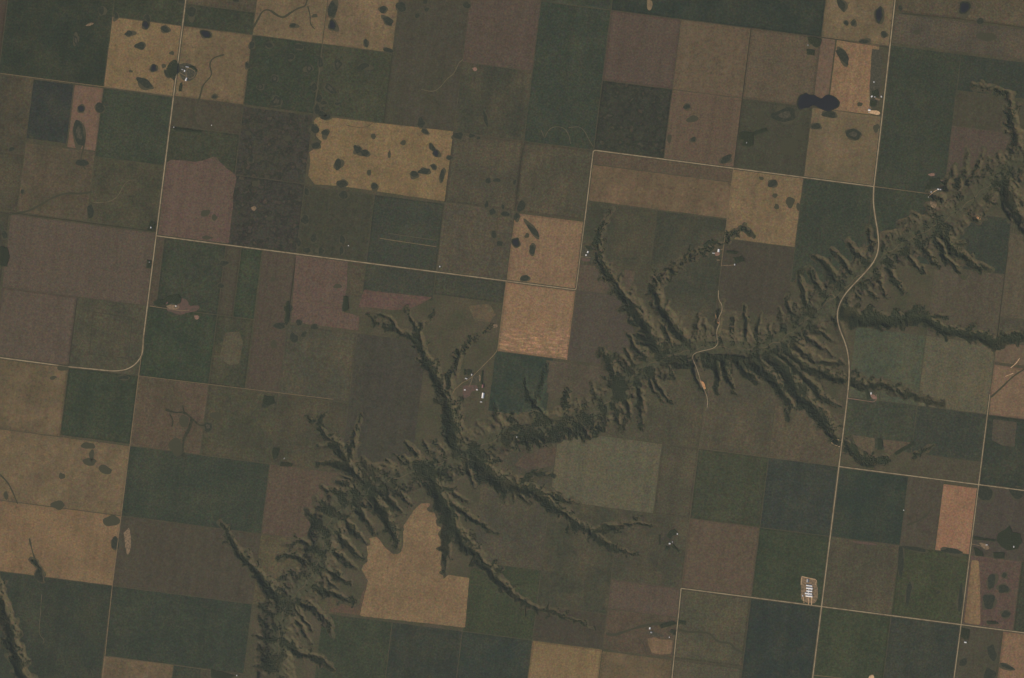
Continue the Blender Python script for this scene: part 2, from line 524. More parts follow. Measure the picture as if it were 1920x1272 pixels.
def noise(nt, vec, scale, detail=2, rough=0.5, col=False):
    n = N(nt, 'ShaderNodeTexNoise')
    n.inputs['Scale'].default_value = scale
    n.inputs['Detail'].default_value = detail
    n.inputs['Roughness'].default_value = rough
    nt.links.new(vec, n.inputs['Vector'])
    return n.outputs['Color' if col else 'Fac']


def mixc(nt, fac, a, b, mode='MIX'):
    n = N(nt, 'ShaderNodeMix', data_type='RGBA', blend_type=mode)
    for sock, v in ((n.inputs[0], fac), (n.inputs[6], a), (n.inputs[7], b)):
        if isinstance(v, (int, float)):
            sock.default_value = v
        elif isinstance(v, tuple):
            sock.default_value = (*v, 1) if len(v) == 3 else v
        else:
            nt.links.new(v, sock)
    return n.outputs[2]


def ramp(nt, v, lo, hi):
    n = N(nt, 'ShaderNodeMapRange')
    n.clamp = True
    nt.links.new(v, n.inputs[0])
    n.inputs[1].default_value = lo
    n.inputs[2].default_value = hi
    return n.outputs[0]


def grain(nt, pos, col, amount=0.42):
    """fine unevenness of plants and soil, in brightness and a little in hue"""
    c = noise(nt, pos, 1 / 26.0, 3, 0.8, col=True)
    hs = N(nt, 'ShaderNodeMixRGB')
    k = N(nt, 'ShaderNodeVectorMath', operation='MULTIPLY_ADD')
    nt.links.new(c, k.inputs[0])
    k.inputs[1].default_value = (amount * 2.6, amount * 2.6, amount * 3.2)
    k.inputs[2].default_value = (1 - amount * 1.3, 1 - amount * 1.3, 1 - amount * 1.6)
    nt.nodes.remove(hs)
    f = noise(nt, pos, 1 / 21.0, 2, 0.75)
    fv = math_node(nt, 'MULTIPLY_ADD', f, amount * 3.0)
    fv.node.inputs[2].default_value = 1 - amount * 1.5
    m1 = N(nt, 'ShaderNodeVectorMath', operation='MULTIPLY')
    nt.links.new(col, m1.inputs[0]); nt.links.new(k.outputs[0], m1.inputs[1])
    m2 = N(nt, 'ShaderNodeVectorMath', operation='SCALE')
    nt.links.new(m1.outputs[0], m2.inputs[0]); nt.links.new(fv, m2.inputs['Scale'])
    return m2.outputs[0]


def scaled(nt, col, f):
    m2 = N(nt, 'ShaderNodeVectorMath', operation='SCALE')
    nt.links.new(col, m2.inputs[0])
    if isinstance(f, (int, float)):
        m2.inputs['Scale'].default_value = f
    else:
        nt.links.new(f, m2.inputs['Scale'])
    return m2.outputs[0]


def aff(nt, v, mul, add):
    o = math_node(nt, 'MULTIPLY_ADD', v, mul)
    o.node.inputs[2].default_value = add
    return o


def field_mat(name, mottle=0.16, patch=0.10, rows=0.05, streak=0.0, specks=0.0, tint=(0.10, 0.085, 0.05), tintamt=0.15, blot=0.0, veins=0.14, grainy=.40):
    m, nt, b = new_mat(name)
    geo = N(nt, 'ShaderNodeNewGeometry')
    info = N(nt, 'ShaderNodeObjectInfo')
    off = N(nt, 'ShaderNodeVectorMath', operation='SCALE')
    comb = N(nt, 'ShaderNodeCombineXYZ')
    nt.links.new(info.outputs['Random'], comb.inputs[2])
    nt.links.new(comb.outputs[0], off.inputs[0])
    off.inputs['Scale'].default_value = 9000.0
    add = N(nt, 'ShaderNodeVectorMath', operation='ADD')
    nt.links.new(geo.outputs['Position'], add.inputs[0])
    nt.links.new(off.outputs[0], add.inputs[1])
    pos = add.outputs[0]
    col = info.outputs['Color']
    n1 = noise(nt, pos, 1 / 330.0, 3, 0.55)
    n2 = noise(nt, pos, 1 / 75.0, 3, 0.6)
    col = mixc(nt, math_node(nt, 'MULTIPLY', ramp(nt, n1, .42, .72), tintamt), col, tint)
    v = math_node(nt, 'ADD', aff(nt, n1, mottle * 2, -mottle), aff(nt, n2, patch * 2.4, 1 - patch * 1.2))
    col = scaled(nt, col, v)
    # seeding passes follow the section lines
    rot = N(nt, 'ShaderNodeMapping')
    rot.vector_type = 'POINT'
    rot.inputs['Rotation'].default_value = (0, 0, math.radians(7.2))
    nt.links.new(pos, rot.inputs['Vector'])
    if rows:
        sc = N(nt, 'ShaderNodeVectorMath', operation='MULTIPLY')
        sc.inputs[1].default_value = (1.0, 0.05, 1)
        nt.links.new(rot.outputs[0], sc.inputs[0])
        r = noise(nt, sc.outputs[0], 1 / 22.0, 2, 0.6)
        col = scaled(nt, col, aff(nt, r, rows * 2.6, 1 - rows * 1.3))
    if streak:
        sc = N(nt, 'ShaderNodeVectorMath', operation='MULTIPLY')
        sc.inputs[1].default_value = (0.26, 1.0, 1)
        nt.links.new(rot.outputs[0], sc.inputs[0])
        r = noise(nt, sc.outputs[0], 1 / 30.0, 3, 0.65)
        sep = N(nt, 'ShaderNodeSeparateXYZ')
        nt.links.new(geo.outputs['Position'], sep.inputs[0])
        south = ramp(nt, sep.outputs[1], 160.0, 20.0)
        south = aff(nt, south, 0.92, 0.08)
        k = math_node(nt, 'MULTIPLY', ramp(nt, r, .48, .70), south)
        col = mixc(nt, math_node(nt, 'MULTIPLY', k, streak), col, alb((172, 128, 98)))
    if specks:
        r = noise(nt, pos, 1 / 34.0, 2, 0.6)
        col = mixc(nt, math_node(nt, 'MULTIPLY', ramp(nt, r, .60, .74), specks), col, alb((70, 64, 50)))
    if blot:
        wv = noise(nt, pos, 1 / 95.0, 3, 0.55)
        rg = math_node(nt, 'ABSOLUTE', aff(nt, wv, 1, -.57))
        ringm = math_node(nt, 'SUBTRACT', 1.0, ramp(nt, rg, .02, .07))
        col = mixc(nt, math_node(nt, 'MULTIPLY', ringm, blot), col, alb((40, 44, 38)))
        col = mixc(nt, math_node(nt, 'MULTIPLY', ramp(nt, wv, .62, .68), blot * .6), col, alb((96, 82, 66)))
    # faint drainage lines and machine passes
    if veins:
        wv = noise(nt, pos, 1 / 300.0, 4, 0.62)
        rg = math_node(nt, 'ABSOLUTE', aff(nt, wv, 1, -.5))
        line = math_node(nt, 'SUBTRACT', 1.0, ramp(nt, rg, .003, .016))
        col = scaled(nt, col, aff(nt, line, -veins, 1.0))
    hd = N(nt, 'ShaderNodeAttribute', attribute_name='headland')
    sgn = aff(nt, info.outputs['Random'], .36, -.24)
    col = scaled(nt, col, aff(nt, math_node(nt, 'MULTIPLY', hd.outputs['Fac'], sgn), 1.0, 1.0))
    pas = N(nt, 'ShaderNodeVectorMath', operation='MULTIPLY')
    pas.inputs[1].default_value = (1.0, 0.004, 1)
    nt.links.new(rot.outputs[0], pas.inputs[0])
    pn = noise(nt, pas.outputs[0], 1 / 95.0, 2, 0.7)
    col = scaled(nt, col, aff(nt, pn, .40, .80))
    bl = noise(nt, pos, 1 / 150.0, 2, 0.5)
    col = mixc(nt, math_node(nt, 'MULTIPLY', ramp(nt, bl, .58, .68), .22), col, alb((66, 64, 50)))
    col = grain(nt, pos, col, grainy)
    nt.links.new(col, b.inputs['Base Color'])
    return m


field_mat('crop_green', grainy=.55, mottle=.16, patch=.16, rows=.04, tint=alb((80, 74, 54)), tintamt=.30)
field_mat('crop_olive', grainy=.48, mottle=.16, patch=.17, rows=.05, tint=alb((98, 84, 62)), tintamt=.35)
field_mat('fallow', mottle=.14, patch=.15, rows=.05, tint=alb((66, 64, 50)), tintamt=.22)
field_mat('stubble', mottle=.18, patch=.19, rows=.07, specks=.45, tint=alb((122, 101, 76)), tintamt=.40)
field_mat('stubble_clean', mottle=.12, patch=.12, rows=.07, specks=.18, tint=alb((126, 102, 80)), tintamt=.30)
field_mat('swath_streaked', mottle=.16, patch=.16, rows=.03, streak=.8, tint=alb((140, 104, 78)), tintamt=.3)
field_mat('mottled_pasture', mottle=.16, patch=.22, rows=.03, specks=.40, blot=.45, grainy=.5, tint=alb((62, 62, 48)), tintamt=.5)
field_mat('rough_pasture', mottle=.16, patch=.26, rows=.03, specks=.40, tint=alb((62, 62, 48)), tintamt=.55)


def plain_mat(name, c, rough=.9, spec=.15, var=.18, scale=1 / 25.0, c2=None):
    m, nt, b = new_mat(name, rough, spec)
    geo = N(nt, 'ShaderNodeNewGeometry')
    n1 = noise(nt, geo.outputs['Position'], scale, 3, 0.6)
    rgb = N(nt, 'ShaderNodeRGB')
    rgb.outputs[0].default_value = (*alb(c), 1)
    col = rgb.outputs[0]
    if c2:
        col = mixc(nt, ramp(nt, n1, .4, .65), alb(c), alb(c2))
    col = scaled(nt, col, aff(nt, n1, var * 2, 1 - var))
    nt.links.new(col, b.inputs['Base Color'])
    return m


plain_mat('gravel_road', (148, 130, 104), var=.22, scale=1 / 70.0, c2=(118, 100, 82))
plain_mat('dirt_track', (122, 104, 80), var=.2, scale=1 / 50.0, c2=(100, 86, 68))
plain_mat('grass_track', (98, 88, 68), var=.2, scale=1 / 60.0, c2=(84, 76, 58))
plain_mat('dark_track', (56, 56, 46), var=.2, scale=1 / 40.0)
plain_mat('verge', (70, 68, 52), var=.2, scale=1 / 30.0, c2=(82, 74, 58))
plain_mat('bare_yard', (130, 108, 86), var=.4, scale=1 / 22.0, c2=(88, 78, 62))
plain_mat('pale_yard', (196, 156, 120), var=.3, scale=1 / 22.0, c2=(150, 118, 92))
plain_mat('red_corral', (100, 80, 70), var=.4, scale=1 / 22.0, c2=(76, 68, 58))
plain_mat('pink_yard', (136, 104, 90), var=.35, scale=1 / 20.0, c2=(104, 86, 74))
plain_mat('orange_bank', (176, 132, 92), var=.2, scale=1 / 14.0, c2=(140, 96, 70))
plain_mat('farm_grass', (66, 66, 54), var=.4, scale=1 / 22.0, c2=(84, 76, 62))
plain_mat('creek_dark', (50, 52, 42), var=.25, scale=1 / 24.0, c2=(68, 65, 51))
plain_mat('marsh', (50, 53, 46), var=.30, scale=1 / 22.0, c2=(60, 61, 50))
plain_mat('damp_margin', (82, 76, 58), var=.25, scale=1 / 18.0, c2=(68, 66, 52))
plain_mat('faint_marsh', (74, 70, 54), var=.25, scale=1 / 20.0, c2=(64, 64, 50))
plain_mat('pond_water', (44, 44, 47), rough=.35, spec=.3, var=.06)
plain_mat('creek_grass', (70, 68, 52), var=.22, scale=1 / 24.0, c2=(60, 60, 48))
plain_mat('tree_leaves', (70, 76, 56), var=.45, scale=1 / 9.0, c2=(56, 62, 48))
plain_mat('yellow_leaves', (82, 80, 57), var=.4, scale=1 / 9.0, c2=(66, 68, 52))
plain_mat('wall_white', (190, 184, 172), var=.05)
plain_mat('wall_red', (104, 74, 66), var=.1)
plain_mat('wall_grey', (128, 122, 112), var=.08)
plain_mat('door_dark', (70, 66, 62), var=.05)
for nm, a_ in (('roof_white', .90), ('roof_pale', .66), ('roof_grey', .38)):
    m, nt, b = new_mat(nm, .38, .5)
    b.inputs['Base Color'].default_value = (a_, a_ * .93, a_ * .85, 1)
m, nt, b = new_mat('roof_red', .6, .3)
b.inputs['Base Color'].default_value = (.24, .11, .09, 1)

# open ground: prairie grass, greener where it is moist; beyond the mapped land a mosaic of far fields
m, nt, b = new_mat('prairie')
geo = N(nt, 'ShaderNodeNewGeometry')
pos = geo.outputs['Position']
at = N(nt, 'ShaderNodeAttribute', attribute_name='moist')
ao = N(nt, 'ShaderNodeAttribute', attribute_name='outer')
n1 = noise(nt, pos, 1 / 240.0, 3, .6)
n2 = noise(nt, pos, 1 / 60.0, 4, .65)
dry = mixc(nt, ramp(nt, n2, .38, .66), alb((77, 72, 55)), alb((88, 79, 61)))
mid = mixc(nt, ramp(nt, n1, .36, .64), alb((72, 70, 53)), alb((84, 76, 59)))
wet = mixc(nt, ramp(nt, n2, .36, .64), alb((68, 70, 52)), alb((80, 77, 58)))
ad = N(nt, 'ShaderNodeAttribute', attribute_name='steep')
g1 = mixc(nt, ramp(nt, math_node(nt, 'ADD', ad.outputs['Fac'], aff(nt, n2, .8, -.4)), .15, .75), mid, dry)
mo = math_node(nt, 'ADD', at.outputs['Fac'], aff(nt, n2, 1.6, -.8))
g2 = mixc(nt, ramp(nt, mo, .25, .85), g1, wet)
rot = N(nt, 'ShaderNodeMapping')
rot.inputs['Rotation'].default_value = (0, 0, math.radians(7.2))
nt.links.new(pos, rot.inputs['Vector'])
dv = N(nt, 'ShaderNodeVectorMath', operation='SCALE'); dv.inputs['Scale'].default_value = 1 / 804.6
nt.links.new(rot.outputs[0], dv.inputs[0])
flr = N(nt, 'ShaderNodeVectorMath', operation='FLOOR'); nt.links.new(dv.outputs[0], flr.inputs[0])
sepf = N(nt, 'ShaderNodeSeparateXYZ'); nt.links.new(flr.outputs[0], sepf.inputs[0])
cf = N(nt, 'ShaderNodeCombineXYZ')
nt.links.new(sepf.outputs[0], cf.inputs[0]); nt.links.new(sepf.outputs[1], cf.inputs[1])
wnz = N(nt, 'ShaderNodeTexWhiteNoise', noise_dimensions='2D'); nt.links.new(cf.outputs[0], wnz.inputs['Vector'])
cr = N(nt, 'ShaderNodeValToRGB')
cr.color_ramp.interpolation = 'CONSTANT'
els = cr.color_ramp.elements
els[0].position = 0; els[0].color = (*alb((60, 64, 52)), 1)
els[1].position = .25; els[1].color = (*alb((72, 70, 54)), 1)
for p, c in ((.5, (84, 76, 60)), (.72, (94, 82, 62)), (.88, (112, 92, 70))):
    e = els.new(p); e.color = (*alb(c), 1)
nt.links.new(wnz.outputs['Value'], cr.inputs[0])
far = scaled(nt, cr.outputs[0], aff(nt, n1, .4, .8))
g3 = mixc(nt, ao.outputs['Fac'], g2, far)
g3 = grain(nt, pos, g3, .36)
nt.links.new(g3, b.inputs['Base Color'])

# ------------------------------------------------------------------ object helpers


def tag(o, label=None, cat=None, group=None, kind=None):
    if label: o['label'] = label
    if cat: o['category'] = cat
    if group: o['group'] = group
    if kind: o['kind'] = kind
    return o


def mesh_obj(name, verts, faces, mat, parent=None, smooth=False):
    me = bpy.data.meshes.new(name)
    me.from_pydata([tuple(v) for v in verts], [], [tuple(f) for f in faces])
    me.materials.append(MATS[mat])
    if smooth:
        for p in me.polygons:
            p.use_smooth = True
    o = bpy.data.objects.new(name, me)
    C.objects.link(o)
    if parent:
        o.parent = parent
    return o


def fast_mesh(name, V, F, mat, smooth=False):
    """V (n,3) array, F (m,k) array of equal polygons"""
    me = bpy.data.meshes.new(name)
    k = F.shape[1]
    me.vertices.add(len(V))
    me.vertices.foreach_set('co', np.ascontiguousarray(V, dtype=np.float32).ravel())
    me.loops.add(F.size)
    me.loops.foreach_set('vertex_index', np.ascontiguousarray(F, dtype=np.int32).ravel())
    me.polygons.add(len(F))
    me.polygons.foreach_set('loop_start', np.arange(0, F.size, k, dtype=np.int32))
    me.polygons.foreach_set('loop_total', np.full(len(F), k, dtype=np.int32))
    if smooth:
        me.polygons.foreach_set('use_smooth', np.ones(len(F), dtype=bool))
    me.update(calc_edges=True)
    me.validate()
    me.materials.append(MATS[mat])
    o = bpy.data.objects.new(name, me)
    C.objects.link(o)
    return o


# ------------------------------------------------------------------ the ground: one sheet, fine where it is cut by gullies
BL = 4
nbx = (NX - 1) // BL
nby = (NY - 1) // BL
mask = CARVE > 0.05
# keep graded strips fine too
grd = np.abs(HZ - (upland(GX, GY) - CARVE)) > 0.03
mask |= grd
bm_ = mask[:nby * BL + 1, :nbx * BL + 1]
blk = np.zeros((nby, nbx), bool)
for dj in range(BL + 1):
    for di in range(BL + 1):
        blk |= bm_[dj:dj + nby * BL:BL, di:di + nbx * BL:BL][:nby, :nbx]
used = -np.ones(NY * NX, dtype=np.int64)
jj, ii = np.nonzero(blk)
qs = []
for dj in range(BL):
    for di in range(BL):
        J = jj * BL + dj
        I = ii * BL + di
        qs.append(np.stack([J * NX + I, (J + 1) * NX + I, (J + 1) * NX + I + 1, J * NX + I + 1], 1))
jj, ii = np.nonzero(~blk)
J = jj * BL
I = ii * BL
qs.append(np.stack([J * NX + I, (J + BL) * NX + I, (J + BL) * NX + I + BL, J * NX + I + BL], 1))
Q = np.concatenate(qs)
ids = np.unique(Q)
used[ids] = np.arange(len(ids))
F = used[Q]
xs = GX.ravel()[ids]
ys = GY.ravel()[ids]
wxm, wym = W2(xs, ys)
V = np.stack([wxm, wym, HZ.ravel()[ids]], 1)
moist = np.clip(FLOOR.ravel()[ids] * .65 + np.clip(WOOD.ravel()[ids] - .35, 0, 1) * .8, 0, 1)
sg_ = np.gradient(HZ)
steep = np.clip(np.hypot(sg_[0], sg_[1]) / (STEP * S) / .35, 0, 1).ravel()[ids]
outer = np.zeros(len(V))
# wide apron to the horizon
xe0, xe1 = gx[0], gx[nbx * BL]
ye0, ye1 = gy[0], gy[nby * BL]
BIG = 5200.0
ring_x = [xe0 - BIG, xe0, xe1, xe1 + BIG]
ring_y = [ye0 - BIG, ye0, ye1, ye1 + BIG]
base = len(V)
RV = []
for yy in ring_y:
    for xx in ring_x:
        a, b_ = W2(xx, yy)
        RV.append((float(a), float(b_), -1.5))
RF = []
for r in range(3):
    for c in range(3):
        if r == 1 and c == 1:
            continue
        k = base + r * 4 + c
        RF.append((k, k + 4, k + 5, k + 1))
V = np.concatenate([V, np.array(RV)])
F = np.concatenate([F, np.array(RF)])
moist = np.concatenate([moist, np.zeros(16)])
outer = np.concatenate([outer, np.ones(16)])
steep = np.concatenate([steep, np.zeros(16)])
ground = fast_mesh('ground', V, F, 'prairie', smooth=True)
for nm, arr in (('moist', moist), ('outer', outer), ('steep', steep)):
    A = ground.data.attributes.new(nm, 'FLOAT', 'POINT')
    A.data.foreach_set('value', arr.astype(np.float32))
tag(ground, 'open prairie and carved valley sides between the fields', None, None, 'structure')


# ------------------------------------------------------------------ fields
def poly_sdf(px, py, poly):
    P = np.array(poly, float)
    d = np.full(px.shape, 1e9)
    ins = np.zeros(px.shape, bool)
    n = len(P)
    for i in range(n):
        x0, y0 = P[i]
        x1, y1 = P[(i + 1) % n]
        dd, _ = seg_dist(px, py, x0, y0, x1, y1)
        d = np.minimum(d, dd)
        if y0 != y1:
            cond = ((y0 > py) != (y1 > py)) & (px < (x1 - x0) * (py - y0) / (y1 - y0) + x0)
            ins ^= cond
    return np.where(ins, -d, d)


def march(U, Vv, f):
    """polygons of the part of the grid where f < 0; returns points (map units) and faces"""
    nv, nu = f.shape
    pts = []
    idx = {}
    faces = []
    inside = f < 0

    def node(j, i):
        k = (j, i)
        if k not in idx:
            idx[k] = len(pts)
            pts.append((U[j, i], Vv[j, i]))
        return idx[k]

    def cross(j0, i0, j1, i1):
        k = (j0, i0, j1, i1) if (j0, i0) < (j1, i1) else (j1, i1, j0, i0)
        if k not in idx:
            a, b = f[k[0], k[1]], f[k[2], k[3]]
            t = a / (a - b)
            t = min(max(t, .02), .98)
            idx[k] = len(pts)
            pts.append((U[k[0], k[1]] * (1 - t) + U[k[2], k[3]] * t, Vv[k[0], k[1]] * (1 - t) + Vv[k[2], k[3]] * t))
        return idx[k]

    cnt = inside[:-1, :-1].astype(int) + inside[1:, :-1] + inside[:-1, 1:] + inside[1:, 1:]
    for j, i in zip(*np.nonzero(cnt)):
        cs = [(j, i), (j + 1, i), (j + 1, i + 1), (j, i + 1)]
        if cnt[j, i] == 4:
            faces.append([node(*c) for c in cs])
            continue
        poly = []
        for q in range(4):
            a, b = cs[q], cs[(q + 1) % 4]
            if inside[a]:
                poly.append(node(*a))
            if inside[a] != inside[b]:
                poly.append(cross(*a, *b))
        if len(poly) >= 3:
            faces.append(poly)
    return pts, faces


LIFT = 0.8
INSET = 0.006


def drape(name, pts, faces, mat, lift):
    x = np.array([p[0] for p in pts])
    y = np.array([p[1] for p in pts])
    X, Y = W2(x, y)
    Z = height(x, y) + lift
    return mesh_obj(name, np.stack([X, Y, Z], 1), faces, mat, smooth=True)


def field(a0, a1, b0, b1, rgb, mat, label, poly=None, rim=0.5, group=None, lift=LIFT):
    if poly is not None:
        P = np.array(poly, float)
        # bounding box in grid coordinates
        M = np.array([[131.25, -16.4], [17.0, 131.25]])
        ab = np.linalg.solve(M, (P - np.array([1638, 350])).T)
        a0, a1, b0, b1 = ab[0].min() - .02, ab[0].max() + .02, ab[1].min() - .02, ab[1].max() + .02
        ins = 0
    else:
        ins = INSET
    a0 += ins; a1 -= ins; b0 += ins; b1 -= ins
    # does a gully touch it?
    ta, tb = np.meshgrid(np.linspace(a0, a1, 40), np.linspace(b0, b1, 40))
    tx, ty = uv(ta, tb)
    touched = (sample(RIM, tx, ty) > -4).any()
    st = 0.0185 if (touched or poly is not None) else 0.062
    na = max(3, int((a1 - a0) / st) + 1)
    nb = max(3, int((b1 - b0) / st) + 1)
    la, lb_ = np.linspace(a0, a1, na), np.linspace(b0, b1, nb)
    hw_ = .02
    rect = poly is None and not touched and a1 - a0 > .2 and b1 - b0 > .2
    if rect:
        la = np.unique(np.concatenate([la[(la > a0 + hw_ * 2) & (la < a1 - hw_ * 2)], [a0, a0 + hw_, a0 + hw_ * 1.35, a1 - hw_ * 1.35, a1 - hw_, a1]]))
        lb_ = np.unique(np.concatenate([lb_[(lb_ > b0 + hw_ * 2) & (lb_ < b1 - hw_ * 2)], [b0, b0 + hw_, b0 + hw_ * 1.35, b1 - hw_ * 1.35, b1 - hw_, b1]]))
    ta, tb = np.meshgrid(la, lb_)
    head = np.minimum(np.minimum(ta - a0, a1 - ta), np.minimum(tb - b0, b1 - tb)) < hw_ * 1.1
    U, Vv = uv(ta, tb)
    U = U + .55 * fbm(U / 16, Vv / 16, 140, 2)
    Vv = Vv + .55 * fbm(U / 16, Vv / 16, 150, 2)
    f = np.full(U.shape, -10.0)
    inb = (U > X0 + 2) & (U < X1 - 2) & (Vv > Y0 + 2) & (Vv < Y1 - 2)
    if touched:
        f = np.where(inb, sample(RIM, U, Vv) + rim, -10.0)
    if poly is not None:
        jit = 0.8 * fbm(U / 9, Vv / 9, 77, 2)
        f = np.maximum(f, poly_sdf(U, Vv, poly) + jit)
    pts, faces = march(U, Vv, f)
    if not faces:
        return None
    o = drape('crop_field', pts, faces, mat, lift)
    if rect:
        hl = {(float(u_), float(v_)): float(h_) for u_, v_, h_ in zip(U.ravel(), Vv.ravel(), head.ravel())}
        A = o.data.attributes.new('headland', 'FLOAT', 'POINT')
        A.data.foreach_set('value', np.array([hl.get((float(p[0]), float(p[1])), 0.0) for p in pts], dtype=np.float32))
    o.color = (*alb(rgb), 1)
    tag(o, label, 'field', group)
    return o


